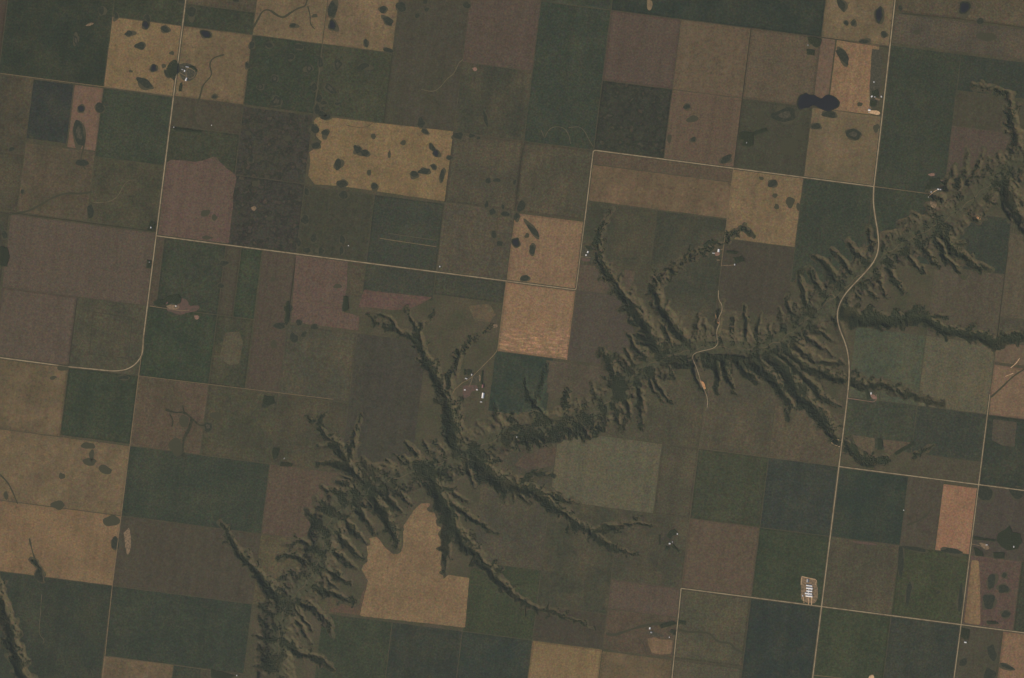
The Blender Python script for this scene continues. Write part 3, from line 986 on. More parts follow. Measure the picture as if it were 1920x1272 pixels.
G, OL, FA, ST, SC, SW, RP, MP = 'crop_green', 'crop_olive', 'fallow', 'stubble', 'stubble_clean', 'swath_streaked', 'rough_pasture', 'mottled_pasture'
FIELDS = [
    # ---- top edge
    (-14, -12.5, -3, 0, (78, 66, 54), FA, 'brown strip of field at the very left edge, top corner'),
    (-12.5, -11, -3, 0, (52, 57, 47), G, 'very dark green field filling the top left corner'),
    (-11, -10, -3, -1, (58, 62, 49), G, 'green field at the top edge, just left of the north-south road, above a tan field'),
    (-11, -10, -1, 0, (112, 94, 68), ST, 'tan field full of dark ponds, across the road west of the round farmyard'),
    (-10, -9, -1, 0, (102, 88, 65), ST, 'tan field holding the round farmyard, east of the north-south road'),
    (-10, -9, -1.32, -1, (60, 63, 50), G, 'thin green strip above the tan field of the round farmyard'),
    (-10, -9, -3, -1.32, (80, 72, 56), OL, 'olive brown field cut by the top edge, right of the north-south road'),
    (-9, -8, -3, -1, (102, 88, 66), ST, 'tan field at the top edge with a dark creek winding across it'),
    (-8, -7, -3, -1, (104, 89, 67), ST, 'tan field at the top edge with two long dark ponds, left of grey brown'),
    (-7, -6, -3, 0, (76, 70, 57), RP, 'long grey brown field right of the tan pond field, pale creek below'),
    (-6, -5, -3, -1, (87, 74, 62), FA, 'reddish brown field at the top edge, left of the long dark green field'),
    (-6, -5, -1, 0, (68, 67, 54), OL, 'olive field with a bare red spot at its top, below the reddish brown field'),
    (-5, -4, -2, 0, (60, 65, 53), G, 'long dark green field two squares tall with looped light banks at its foot'),
    (-5, -4, -4, -2, (60, 64, 53), G, 'sliver of green field at the top edge above the long dark green field'),
    (-4, -1, -4, -2, (52, 58, 50), G, 'wide very dark green band along the top edge, right of centre'),
    (-4, -3, -2, -1, (88, 75, 63), FA, 'reddish brown square below the dark green band at the top'),
    (-3, -2, -2, -1, (97, 84, 65), FA, 'light tan brown square, middle of three below the dark green band'),
    (-2, -1, -2, -1, (93, 82, 64), FA, 'light brown square below the dark green band, left of the dark lake'),
    (-4, -3, -1, 0, (60, 60, 51), MP, 'dark mottled square below the reddish brown square, touching the gravel road'),
    (-3, -2, -1, 0, (95, 81, 64), FA, 'tan brown square with three small dark hollows, north of the gravel road'),
    (-2, -1, -1, 0, (72, 69, 55), RP, 'olive pasture with marshes and an old grove, below the dark lake'),
    (-1, 0, -4, -2, (102, 89, 67), ST, 'tan field at the top edge against the eastern road, dark ponds along it'),
    (-.78, -.16, -2, -1, (122, 98, 75), ST, 'bright tan field right of the lake, beside the roadside farm strip'),
    (-1, -.79, -2, -1.02, (102, 85, 69), FA, 'narrow pinkish brown strip between the light brown square and the bright tan field'),
    (-1, 0, -1, 0, (100, 88, 66), SC, 'tan square below the dark lake in the corner of the gravel crossroads'),
    (0, 3, -4, -2.5, (86, 78, 60), OL, 'olive tan field in the top right corner with a small dark lake'),
    (0, 3, -2.48, -2.05, (82, 74, 61), OL, 'long brown band below the top right corner field'),
    (0, 1, -2.02, 0, (60, 64, 52), G, 'tall dark green field right of the eastern road, above the valley farm'),
    (1, 2.2, -2.02, -1.5, (58, 62, 52), G, 'dark green field at the right, above the pale winding creek'),
    (1, 2.2, -1.5, -1.0, (77, 71, 56), RP, 'olive rough pasture at the right around a pale winding creek'),
    (1, 1.88, -1.0, -.2, (86, 74, 62), FA, 'reddish brown field at the right with its lower edge torn by gullies'),
    # ---- second row, left to right
    (-14, -12, 0, 1.1, (74, 68, 54), OL, 'brown olive field on the left edge beside the dark blue green square'),
    (-12, -11.42, .02, .87, (54, 57, 52), G, 'small dark blue green square near the left edge'),
    (-11.41, -11, .02, .92, (106, 86, 70), FA, 'narrow pinkish field holding two round ponds near the left edge'),
    (-12, -11, .93, 1.92, (89, 79, 61), RP, 'light brown field near the left edge with a green creek across its foot'),
    (-14, -12, 1.1, 1.92, (72, 68, 54), OL, 'olive field on the left edge, west of the light brown creek field'),
    (-11, -10, .02, 1, (60, 65, 52), G, 'green square west of the north-south road with a faint darker rectangle inside'),
    (-11, -10, 1, 1.92, (70, 68, 53), OL, 'olive green square west of the road, below the green one with the faint rectangle'),
    (-10, -9, 0, .42, (78, 70, 56), RP, 'brown band right of the road, south of the round farmyard field'),
    (-10, -9, .42, 1.3, (64, 65, 51), G, 'green field right of the road, above the wavy topped reddish field'),
    (-9, -8, .02, 1, (67, 63, 54), MP, 'dark mottled pasture left of the large tan pond field'),
    (-9, -8, 1, 2, (66, 62, 54), MP, 'dark mottled pasture left of the olive marsh field, touching the long gravel road'),
    (-9, -8, -1, 0, (58, 63, 50), G, 'green square with faint ringed marshes, below the tan creek field'),
    (-8, -7, -1, 0, (66, 67, 52), G, 'lighter green square with ringed marshes, above the large tan pond field'),
    (-8, -7, 1.02, 2, (68, 66, 53), RP, 'olive field with small marshes below the left half of the large tan pond field'),
    (-7, -6, 1.02, 2, (63, 65, 54), G, 'green field with two pale parallel strips, above the long gravel road'),
    (-6, -5, 0, 1, (79, 73, 58), OL, 'olive field right of the large tan pond field'),
    (-6, -5, 1, 2, (79, 73, 59), OL, 'olive brown field with small ponds, left of the orange tan square'),
    (-5, -4, 0, 1, (80, 74, 58), OL, 'olive field above the orange tan square, left of the gravel road corner'),
    (-5, -4, 1.02, 2, (118, 96, 75), ST, 'orange tan square with dark blotches at the gravel road corner'),
    (-4, -2, 0, .2, (90, 78, 61), FA, 'thin brown strip directly under the gravel road, two squares wide'),
    (-4, -2, .2, .72, (98, 84, 63), SC, 'wide tan brown field under the gravel road, two squares wide'),
    (-4, -3, .73, 2, (68, 67, 53), OL, 'olive green field right of the wooded draw, below the wide tan brown field'),
    (-3, -2, .73, 2.2, (66, 66, 53), OL, 'green field between two wooded draws, beside the farm with the bright white roof'),
    (-2, -1, 0, 1, (110, 93, 69), ST, 'tan square with dark spots in the corner of two gravel roads, above a brown field'),
    (-1, 0, 0, 1.5, (59, 64, 52), G, 'dark green field left of the curving road, its foot eaten by gullies'),
    (0, 1, 0, 1, (58, 63, 51), G, 'dark green field right of the curving road, below the valley farm lane'),
    (-2, -1, 1, 2, (74, 67, 55), FA, 'dark brown field below the spotted tan square, above the valley'),
    # ---- third row
    (-14, -12.1, 1.94, 3, (64, 64, 52), OL, 'green field on the left edge around a small grove'),
    (-12.08, -10, 1.96, 3, (90, 79, 65), FA, 'wide brown field at the left, west of the north-south road'),
    (-11, -10, 3, 4, (74, 71, 56), OL, 'olive green square inside the bend of the road, with a dark rectangle drawn in it'),
    (-12.08, -11, 3, 4, (90, 79, 65), FA, 'brown square at the left above the bending road'),
    (-14, -12.1, 3, 4, (76, 70, 55), OL, 'strip of olive field on the left edge above the bending road'),
    (-10, -9.88, 2, 3, (82, 71, 57), FA, 'narrow brown strip along the east side of the road, south of the crossing'),
    (-9.88, -9, 2, 3, (62, 65, 52), G, 'green square with the reddish farmyard at its foot'),
    (-9, -8.78, 2, 3, (77, 70, 56), FA, 'narrow brown strip right of the green square with the reddish farmyard'),
    (-8.78, -8.48, 2, 3, (57, 64, 50), G, 'narrow green strip between two brown strips under the long gravel road'),
    (-8.47, -8, 2, 4, (83, 72, 59), FA, 'tall narrow brown field left of the pinkish brown notched field'),
    (-10, -9, 3, 4, (57, 64, 50), G, 'dark green square below the reddish farmyard'),
    (-9, -8.48, 3, 4, (66, 67, 52), OL, 'green field speckled with a pale tan patch, right of the dark green square'),
    (-7.2, -7, 2, 2.5, (80, 72, 57), OL, 'small olive strip at the right end of the pinkish notched field'),
    (-7, -6, 2, 2.42, (64, 65, 54), G, 'green band under the long gravel road, above a reddish wedge'),
    (-6, -5, 2, 2.32, (66, 66, 54), G, 'green band under the gravel road, left of the streaked orange square'),
    (-5, -4, 2, 3, (122, 99, 77), SW, 'orange square with bright streaks at its foot, south of the road corner'),
    (-4, -3.2, 1.62, 2, (89, 78, 63), FA, 'small light brown field beside the wooded draw, below the twin roofed farm'),
    (-4, -3, 2, 3, (82, 73, 61), FA, 'brown field right of the streaked orange square, ending at the valley'),
    (-5.03, -4.2, 3, 3.86, (54, 62, 52), G, 'very dark green field right of the ranch with the long white shed'),
    (-4.3, -3.4, 3.03, 3.5, (86, 77, 62), RP, 'light brown field on the valley rim right of the very dark green field'),
    (-8, -7, 3, 4, (77, 73, 58), OL, 'olive square south of the pinkish notched field'),
    (-7, -6, 3, 5.2, (71, 66, 56), RP, 'tall dark brown field left of the ranch ravine'),
    (-12.6, -11, 4, 5, (94, 83, 61), SC, 'olive tan field on the left edge below the bending road'),
    (-11, -10, 4, 4.98, (58, 64, 50), G, 'dark green square below the road bend, left'),
    (-10, -9, 4, 5, (90, 78, 61), RP, 'tan brown square with branching dark drainage marks, right of the straight road'),
    (-9, -8, 4, 5, (72, 70, 54), OL, 'olive green square above the large dark green rectangle'),
    (-8, -7, 4, 5, (73, 69, 54), OL, 'olive square with a forked wooded draw near the valley'),
    # ---- lower left
    (-13.4, -10, 5, 6, (102, 88, 66), ST, 'large tan field on the left edge, upper half, dark marsh near the road'),
    (-13.4, -10, 6, 7, (112, 92, 68), ST, 'large orange tan field on the left edge, lower half, above the dark green corner'),
    (-10, -8, 5, 6, (59, 64, 52), G, 'large dark green rectangle right of the straight road'),
    (-8, -7, 5, 6, (89, 76, 61), FA, 'brown field with its right edge gnawed by valley gullies'),
    (-8, -6.8, 6, 7, (83, 76, 56), OL, 'yellowish olive field on the valley rim, lower left'),
    (-10, -8, 6, 7, (77, 69, 56), FA, 'brown rectangle with a wooded draw at its right end, between dark green fields'),
    (-13.4, -10, 7, 9, (56, 60, 50), G, 'dark green field in the bottom left corner beside the ravine'),
    (-10, -8, 7, 8, (57, 62, 51), G, 'wide dark green field at the bottom, west of the valley mouth'),
    (-10, -9, 8, 9.2, (95, 83, 62), SC, 'tan field cut by the bottom edge, lower left'),
    (-9, -8.6, 8, 9.2, (56, 60, 50), G, 'small dark green field cut by the bottom edge, right of a tan one'),
    (-8.58, -7.9, 8, 9.2, (80, 73, 58), RP, 'brown pasture cut by the bottom edge beside the valley'),
    (-7, -6, 7, 8.6, (59, 64, 50), G, 'green field at the bottom below the jagged tan field, left half'),
    (-6, -5, 7, 8.6, (54, 58, 50), G, 'darker green field at the bottom below the jagged tan field, right half'),
    (-5, -4, 7, 8.6, (54, 60, 52), G, 'very dark green field at the bottom, left of the bright tan square'),
    (-5, -4, 6, 7, (62, 66, 49), G, 'bright green field between the jagged tan field and the long ravine'),
    (-5, -4, 4.2, 6, (76, 71, 57), OL, 'olive field between the two long ravines'),
    (-4, -3, 5, 6.5, (68, 67, 53), OL, 'green brown field at the fork of the ravine, left of the hidden grove farm'),
    (-4, -3, 6.5, 7, (73, 66, 54), FA, 'dark brown field above the bright tan square at the bottom'),
    (-4, -3, 7, 8.6, (113, 95, 68), SC, 'bright tan square at the bottom edge, left of centre right'),
    (-3, -2, 7.02, 8.6, (95, 83, 61), SC, 'olive tan field at the bottom edge, left of the thin road'),
    # ---- middle right, south of the valley
    (-4, -2.52, 4, 5, (90, 86, 67), OL, 'pale grey green field between valley and ravine, left half'),
    (-2.52, -2, 4, 5, (79, 74, 58), OL, 'olive strip right of the pale grey green field'),
    (-3.4, -2, 3, 4, (76, 72, 56), OL, 'olive field south of the valley, left of the little valley road'),
    (-2, -1, 3, 4, (80, 74, 58), OL, 'olive brown field south of the valley, right of the little valley road'),
    (-1, 0, 3.25, 4, (85, 77, 60), OL, 'light brown field left of the eastern road with a pale pull-off loop'),
    (-3, -2, 5, 6, (72, 69, 55), OL, 'olive field holding the hidden grove farm'),
    (-3, -2, 6, 6.42, (90, 78, 64), FA, 'brown field below the hidden grove farm'),
    (-3, -2, 6.42, 7, (88, 76, 60), RP, 'patchy brown field around the creekside farm at the bottom'),
    (-2, -1, 4, 5, (66, 68, 52), G, 'green square, leftmost of three south of the thin road'),
    (-1, 0, 4, 5, (58, 62, 54), G, 'dark green square left of the eastern road, right of the lighter green one'),
    (0, 1, 4, 5, (53, 60, 51), G, 'very dark green square right of the eastern road at the crossing'),
    (1, 1.5, 4, 5, (80, 71, 58), FA, 'brown half square left of the pink tan field'),
    (1.5, 2, 4.05, 5, (128, 97, 76), SC, 'pink tan half square at the right, brightest of the row'),
    (-2, -1, 5, 6, (92, 80, 63), FA, 'tan brown square left of the field with the bright barns'),
    (-1, 0, 5, 6, (60, 66, 50), G, 'green square with the bright barns in its lower right corner'),
    (0, 1, 5, 6, (79, 73, 57), OL, 'olive square right of the bright barns'),
    (1, 2, 5, 6, (66, 69, 50), G, 'green square with two long dark marshes at the right'),
    (-2, -1, 6, 7, (79, 75, 58), OL, 'grey olive square with a creek across its foot, below the tan brown square'),
    (-2, -1, 7, 8.6, (84, 79, 61), OL, 'pale olive field at the bottom edge, right of the thin road'),
    (-1, 0, 6, 8, (51, 57, 51), G, 'blackish green square directly below the bright barns'),
    (0, 1, 6, 7.2, (62, 67, 50), G, 'green square below the crossing east of the bright barns'),
    (1, 2, 6, 7.2, (59, 62, 53), G, 'dark green square at the bottom, left of the rightmost road'),
    (0, 2, 7.2, 8.6, (72, 69, 53), OL, 'olive field cut by the bottom edge at the right'),
    (-1, 0, 8, 9, (70, 68, 53), OL, 'olive field cut by the bottom edge below the blackish green square'),
    # ---- right edge
    (0, 1, 2, 3, (76, 80, 62), OL, 'grey green square right of the eastern road, south of the wooded ravine'),
    (1, 2, 2, 3, (91, 86, 67), OL, 'pale olive field right of the grey green square, below the wooded ravine'),
    (1, 2, 1, 2, (85, 77, 61), FA, 'brown field between the valley rim and the wooded ravine at the right'),
    (2, 3, .4, 1.6, (89, 81, 63), FA, 'light brown field on the right edge above a darker band'),
    (2, 3, 1.6, 1.95, (76, 72, 58), OL, 'olive band on the right edge, right of the ravine field'),
    (2, 3, 1.95, 2.25, (100, 86, 68), FA, 'light tan band on the right edge above the wooded ravine end'),
    (1.3, 2, .2, 1, (58, 62, 52), G, 'dark green field at the right inside the valley fork'),
    (0, 1, 3, 3.68, (64, 67, 54), G, 'green band right of the road around the small pink drive farm'),
    (1, 2, 3, 3.68, (60, 63, 53), G, 'darker green band, right of the small pink drive farm'),
    (2, 3, 2.28, 3, (110, 91, 72), SC, 'pinkish tan field on the right edge with a diagonal crease'),
    (1, 2, 3.68, 4, (81, 74, 58), FA, 'brown band above the pink tan field, along the gravel road'),
    (2, 3, 3, 4, (57, 61, 51), G, 'dark green field on the right edge around a brown block'),
    (2, 3, 4, 5, (78, 69, 59), FA, 'dull brown field on the right edge with two big round marshes'),
    (2, 2.74, 5, 6, (90, 74, 63), FA, 'reddish brown field at the right dotted with five dark marshes'),
    (2.74, 3.4, 5, 6, (64, 65, 52), G, 'green field on the right edge beside the reddish dotted field'),
    (2, 2.6, 6, 8.4, (80, 73, 58), RP, 'brown pasture in the bottom right corner with a small white roof'),
    (2.6, 3.4, 6, 8.4, (116, 93, 72), SC, 'orange tan field in the bottom right corner'),
]
for k, fdef in enumerate(FIELDS):
    field(*fdef[:4], fdef[4], fdef[5], fdef[6], lift=LIFT + .14 * (k % 3) + (.3 if fdef[6].startswith('small light brown field beside') else 0),
          rim=-9 if fdef[6].startswith('very dark green field right of the ranch') else .5)

# fields whose outline leaves the section grid
field(0, 0, 0, 0, (113, 95, 68), ST, 'large tan pond field with a scalloped left edge, upper middle',
      poly=[(592, 222), (600, 217), (606, 219), (700, 230), (850, 246.5), (835, 378), (700, 358), (640, 349), (590, 346), (578, 330), (582, 300), (580, 285),
            (588, 280), (600, 272), (604, 265), (598, 262), (592, 255), (596, 243), (590, 235), (588, 228)])
field(0, 0, 0, 0, (95, 80, 67), FA, 'reddish brown field with a wavy top edge right of the road', lift=1.1,
      poly=[(311, 306), (320, 300), (345, 301), (367, 304), (385, 300), (400, 294), (407, 295), (412, 304), (425, 316), (441, 328), (444, 333), (437, 368), (437, 385), (429, 457), (297, 440)])
field(0, 0, 0, 0, (95, 80, 67), FA, 'pinkish brown field with a notched right side under the long gravel road', lift=1.1,
      poly=[(555, 478), (652, 490), (650, 540), (644, 585), (674, 593), (672, 620), (546, 604)])
field(0, 0, 0, 0, (95, 77, 66), FA, 'reddish wedge shaped field above the head of the ranch ravine', lift=1.1,
      poly=[(682, 544), (811, 558), (790, 570), (768, 579), (735, 582), (690, 576), (672, 577)])
field(0, 0, 0, 0, (115, 95, 71), ST, 'jagged tan field in the crook of the valley, bottom centre', lift=1.1,
      poly=[(674, 1155), (690, 1090), (678, 1068), (690, 1040), (686, 1012), (706, 1006), (725, 1030), (738, 1040), (755, 1028), (757, 985), (768, 970), (775, 958), (790, 944), (808, 944),
            (818, 958), (836, 972), (837, 1000), (828, 1070), (832, 1086), (840, 1078), (880, 1084), (872, 1177)])
field(0, 0, 0, 0, (92, 76, 60), FA, 'small brown corner between gullies left of the jagged tan field',
      poly=[(612, 1146), (640, 1132), (668, 1140), (690, 1088), (674, 1154)], lift=1.1)
field(0, 0, 0, 0, (86, 74, 60), FA, 'small brown rise beside the dense valley wood',
      poly=[(985, 850), (1030, 838), (1044, 835), (1040, 872), (1015, 878), (990, 882), (965, 872)], lift=1.1)
field(0, 0, 0, 0, (76, 74, 57), OL, 'flat green meadow loop on the valley floor beside the curving road',
      poly=[(1536, 590), (1548, 565), (1562, 556), (1566, 590), (1556, 603), (1540, 603)], lift=1.1, rim=-60)
field(0, 0, 0, 0, (92, 82, 63), FA, 'small tan field right of the road beside wooded draw',
      poly=[(1598, 816), (1640, 822), (1640, 858), (1619, 855), (1618, 843), (1606, 840)], lift=1.1)
field(0, 0, 0, 0, (90, 80, 62), FA, 'small tan wedge right of a short dark tree block',
      poly=[(1655, 824), (1715, 831), (1690, 848), (1660, 856)], lift=1.1)
field(0, 0, 0, 0, (104, 87, 66), SC, 'small orange patch below the creekside farm at the bottom',
      poly=[(1214, 1198), (1228, 1195), (1236, 1199), (1262, 1200), (1258, 1226), (1238, 1228), (1222, 1224), (1216, 1210)], lift=1.1)
field(0, 0, 0, 0, (84, 76, 62), FA, 'brown block inside the dark green field on the right edge',
      poly=[(1862, 786), (1906, 792), (1902, 838), (1880, 836), (1860, 825)], lift=1.1)
field(0, 0, 0, 0, (114, 93, 69), ST, 'narrow tan strip along the rightmost road beside dotted field',
      poly=[(1822, 1050), (1835, 1052), (1838, 1100), (1838, 1172), (1808, 1168)], lift=1.1)
field(0, 0, 0, 0, (88, 81, 62), FA, 'pale wheat patch in the green field at left speckled with tan', lift=1.1,
      poly=[(422, 624), (448, 622), (456, 640), (448, 682), (432, 686), (412, 672)])
field(0, 0, 0, 0, (96, 84, 64), RP, 'pale worn patch left of the streaked orange square',
      poly=[(878, 574), (918, 570), (930, 590), (918, 604), (890, 602)], lift=1.1)


# ------------------------------------------------------------------ roads and tracks
def strip(name, line, width, mat, lift, label=None, wob=0.0, kind='structure', cat=None, closed=False):
    L = np.array(line, float)
    T = np.gradient(L, axis=0)
    T /= np.linalg.norm(T, axis=1)[:, None] + 1e-9
    Nn = np.stack([-T[:, 1], T[:, 0]], 1)
    hw = width / S / 2
    w = hw * (1 + wob * fbm(np.arange(len(L)) / 6.0, np.full(len(L), lift * 7), 5, 2)) if wob else np.full(len(L), hw)
    zc = height(L[:, 0], L[:, 1])
    rows = []
    for k in (-1, 0, 1):
        p = L + Nn * (w * k)[:, None]
        X, Y = W2(p[:, 0], p[:, 1])
        z = np.maximum(zc, height(p[:, 0], p[:, 1])) + lift + (0.15 if k == 0 else 0)
        rows.append(np.stack([X, Y, z], 1))
    n = len(L)
    V = np.concatenate(rows)
    F = []
    for i in range(n - 1):
        for r in range(2):
            a = r * n + i
            F.append((a, a + 1, a + n + 1, a + n))
    o = mesh_obj(name, V, F, mat, smooth=True)
    if kind == 'structure':
        tag(o, label, None, None, 'structure')
    else:
        tag(o, label, cat)
    return o


def ln(*pts, step=4.0):
    return resample(np.array(pts, float), step)


def sm(*pts, step=2.5):
    return smooth_line(pts, step)


roads = [
    ('road', me_line, 17, 'gravel_road', 'pale gravel road that curves down through the valley at the right'),
    ('road', np.concatenate([ln((356, -60), P_(-10, 0), P_(-10, 2), P_(-10, 3), (271.5, 612)), sm((271.5, 612), (268, 640), (268, 662), (258, 680), (240, 693), (215, 696.5), (195, 694.5), (150, 690))[1:], ln((150, 690), (129, 688), (-60, 663))[1:]]), 16, 'gravel_road', 'pale gravel road from the top that bends west at the left'),
    ('road', np.concatenate([ln(P_(-10, 2), (1074, 543.2)), sm((1074, 543.2), (1079, 543.6), (1080.8, 540))[1:], ln((1080.8, 540), (1112, 287))[1:], sm((1112, 287), (1113, 282.5), (1118, 282.5))[1:], ln((1118, 282.5), P_(0, 0))[1:]]), 14, 'gravel_road', 'long pale gravel road stepping across the middle of the land'),
    ('road', ln(P_(0, 4), P_(2, 4), (1990, 929)), 14, 'gravel_road', 'straight gravel road running east to the right edge'),
    ('road', ln(P_(-2, 6), P_(0, 6), P_(2, 6), (1990, 1196)), 14, 'gravel_road', 'gravel road passing the bright barns'),
    ('road', ln(P_(-2, 6), (1254, 1330)), 13, 'gravel_road', 'thin gravel road running off the bottom edge'),
    ('road', ln((1856, 740), P_(2, 4), P_(2, 6), (1781, 1330)), 13, 'gravel_road', 'rightmost straight gravel road'),
    ('road', ln((270, 628), P_(-10, 4), P_(-10, 7), (186, 1330)), 11, 'dirt_track', 'dull straight road running down the left'),
    ('road', ln(P_(-10, 0), (-60, 130)), 9, 'dirt_track', 'dull red road running west in the top left'),
    ('road', ln(P_(-2, 0), (1352, 500)), 10, 'dirt_track', 'dirt road down to the farm with the bright white roof'),
    ('road', ln((1352, 500), (1347, 545)), 6, 'grass_track', 'faint track from the bright roofed farm to the valley'),
    ('road', vr_line, 10, 'gravel_road', 'little winding road across the middle of the valley'),
    ('road', ln((1326, 765), P_(-2, 4)), 6, 'grass_track', 'faint track south of the little valley road'),
    ('road', np.concatenate([ln(P_(-5, 2), (934.5, 645)), sm((934.5, 645), (933, 657), (925, 667))[1:], ln((925, 667), (885, 707))[1:]]), 10, 'dirt_track', 'lane running down to the ranch with the long white shed'),
    ('road', ln(P_(0, 0), (1745, 364)), 9, 'dirt_track', 'short lane east to the valley farm'),
    ('road', ln(P_(-2, 4), P_(0, 4)), 8, 'grass_track', 'faint section road west of the right hand crossing'),
    ('road', ln(P_(-2, 4), P_(-2, 6)), 7, 'grass_track', 'faint section road joining two gravel roads'),
    ('road', ln(P_(-10, 4), (625, 749)), 8, 'dirt_track', 'faint section road across the left middle'),
    ('road', ln((204, 1231), (330, 1248), (440, 1264)), 7, 'grass_track', 'faint section road near the bottom left'),
    ('road', ln((608, -60), (605, 82), (590, 212)), 7, 'grass_track', 'faint track between the two tan fields at the top'),
    ('road', ln((1523, 1266), (1600, 1274)), 8, 'dirt_track', 'short pale lane at the bottom edge right'),
    ('road', ln(P_(2, 4), (1856, 740), (1905, 400)), 6, 'grass_track', 'faint section line near the right edge'),
    ('road', ln((1097, 413), (1080.8, 544), (1064, 676)), 5, 'grass_track', 'faint line right of the streaked orange square'),
]
for i, (nm, l, w, mt, lb) in enumerate(roads):
    if w >= 13 and nm == 'road':
        strip('verge', l, w + 16, 'verge', 1.15 + .02 * (i % 5), 'grass verge and ditches of the ' + lb.replace('pale ', ''))
    strip('road', l, w * .70, mt, 1.7 + .09 * (i % 9), lb, wob=.12)

tracks = [
    # farm drives and loops
    (sm((335, 135), (344, 141), (350, 144)), 6, 'dirt_track', 'drive into the round farmyard'),
    (sm((352, 128), (360, 129), (367, 136), (364, 145), (356, 148), (350, 144), (348, 136), (352, 128)), 5, 'dirt_track', 'ring track of the round farmyard'),
    (ln((1589.5, 747), (1610, 750), (1636, 754)), 7, 'pink_yard', 'pinkish drive of the small farm by the wooded draw'),
    (sm((1636, 754), (1642, 752), (1644, 745), (1643, 740)), 6, 'pink_yard', 'end of the pinkish farm drive'),
    (sm((1576, 826), (1568, 824), (1560, 824), (1558, 830), (1563, 834), (1575, 838)), 6, 'pale_yard', 'pale pull-off loop west of the eastern road'),
    (sm((885, 707), (878, 713), (868, 717), (860, 724), (852, 731), (848, 740)), 6, 'dirt_track', 'ranch lane down to the ravine'),
    (sm((886, 706), (884, 716), (879, 726)), 6, 'dirt_track', 'ranch lane between the corrals'),
    (ln((1088.5, 482), (1107, 483)), 6, 'bare_yard', 'drive of the twin roofed farm'),
    (ln((1350, 468), (1357, 467.5)), 6, 'bare_yard', 'drive of the bright roofed farm'),
    (ln((1353, 498), (1366, 498), (1378, 497)), 6, 'bare_yard', 'pale lane east of the bright roofed farm'),
    (ln((281, 574), (300, 577), (318, 580), (340, 583), (355, 582)), 6, 'dirt_track', 'drive into the reddish farmyard'),
    (sm((1740, 370), (1746, 364), (1752, 359), (1760, 355)), 5, 'pale_yard', 'drive of the valley farm'),
    (sm((1551, 557), (1557, 552), (1563, 553), (1567, 560)), 4, 'bare_yard', 'short pale track on the valley floor'),
    (ln((712, 447), (730, 450), (818, 463)), 6, 'dirt_track', 'lower of two pale parallel strips in the green field'),
    (ln((728, 438), (819, 451)), 5, 'grass_track', 'upper of two pale parallel strips in the green field'),
    (ln((1265, 1194), (1250, 1190), (1248, 1180), (1254, 1165)), 5, 'grass_track', 'lane of the creekside farm'),
    (ln((1820, 1020), (1835, 1023), (1848, 1028)), 5, 'bare_yard', 'drive of the wooded farm at the right edge'),
    (ln((1515.5, 1119), (1516, 1134)), 8, 'pale_yard', 'left drive of the bright barns'),
    (ln((1523, 1096), (1522, 1120), (1521.5, 1135)), 9, 'pale_yard', 'right drive of the bright barns'),
    (ln((1506, 1118), (1507.5, 1131)), 5, 'pale_yard', 'thin drive left of the bright barns'),
    (ln((1502, 1097), (1503.5, 1081), (1518, 1085), (1531, 1087), (1529, 1097)), 6, 'pale_yard', 'pale rim of the yard above the bright barns'),
    # dark lines inside fields
    (ln((174, 585), (248, 596), (241, 673), (168, 664), (174, 585)), 5, 'dark_track', 'dark rectangle outline inside the field above the bending road'),
    (ln((220, 192), (310, 205)), 4, 'dark_track', 'dark line near the top of the green square west of the road'),
    (ln((218, 195), (204, 275), (240, 283)), 4, 'dark_track', 'dark corner line inside the green square west of the road'),
    (ln(P_(-11, 3.02), P_(-11, 4.0)), 6, 'dark_track', 'dark tree line right of the brown square at the left'),
    (ln(P_(-12.1, 1.94), P_(-10, 1.94)), 7, 'dark_track', 'dark line along the top of the wide brown field'),
    (ln(P_(-8, 2.05), P_(-8, 3)), 7, 'dark_track', 'dark line left of the pinkish notched field'),
    (ln((1690, 25), (1800, 36), (1925, 53)), 6, 'dark_track', 'dark line below the top right corner field'),
    (ln(P_(2, .6), P_(2, 2.1)), 6, 'dark_track', 'dark section line right of the ravine field'),
    (ln((1540, 70), (1600, 80), (1670, 90)), 6, 'dark_track', 'dark line under the tan field at the top by the eastern road'),
    (ln(P_(-2, -2), P_(-2, -.02)), 6, 'dark_track', 'dark line between the light brown squares'),
    (ln(P_(-7, -1), P_(-7, 0)), 7, 'dark_track', 'dark line left of the grey brown field'),
    (ln(P_(-6, 0), P_(-6, 1)), 7, 'dark_track', 'dark line right of the large tan pond field'),
    (ln(P_(-5, .1), P_(-5, 1)), 6, 'dark_track', 'dark line left of the olive field by the road corner'),
]
for i, (l, w, mt, lb) in enumerate(tracks):
    strip('farm_track', l, w, mt, 1.5 + .06 * (i % 7), lb, wob=.25)

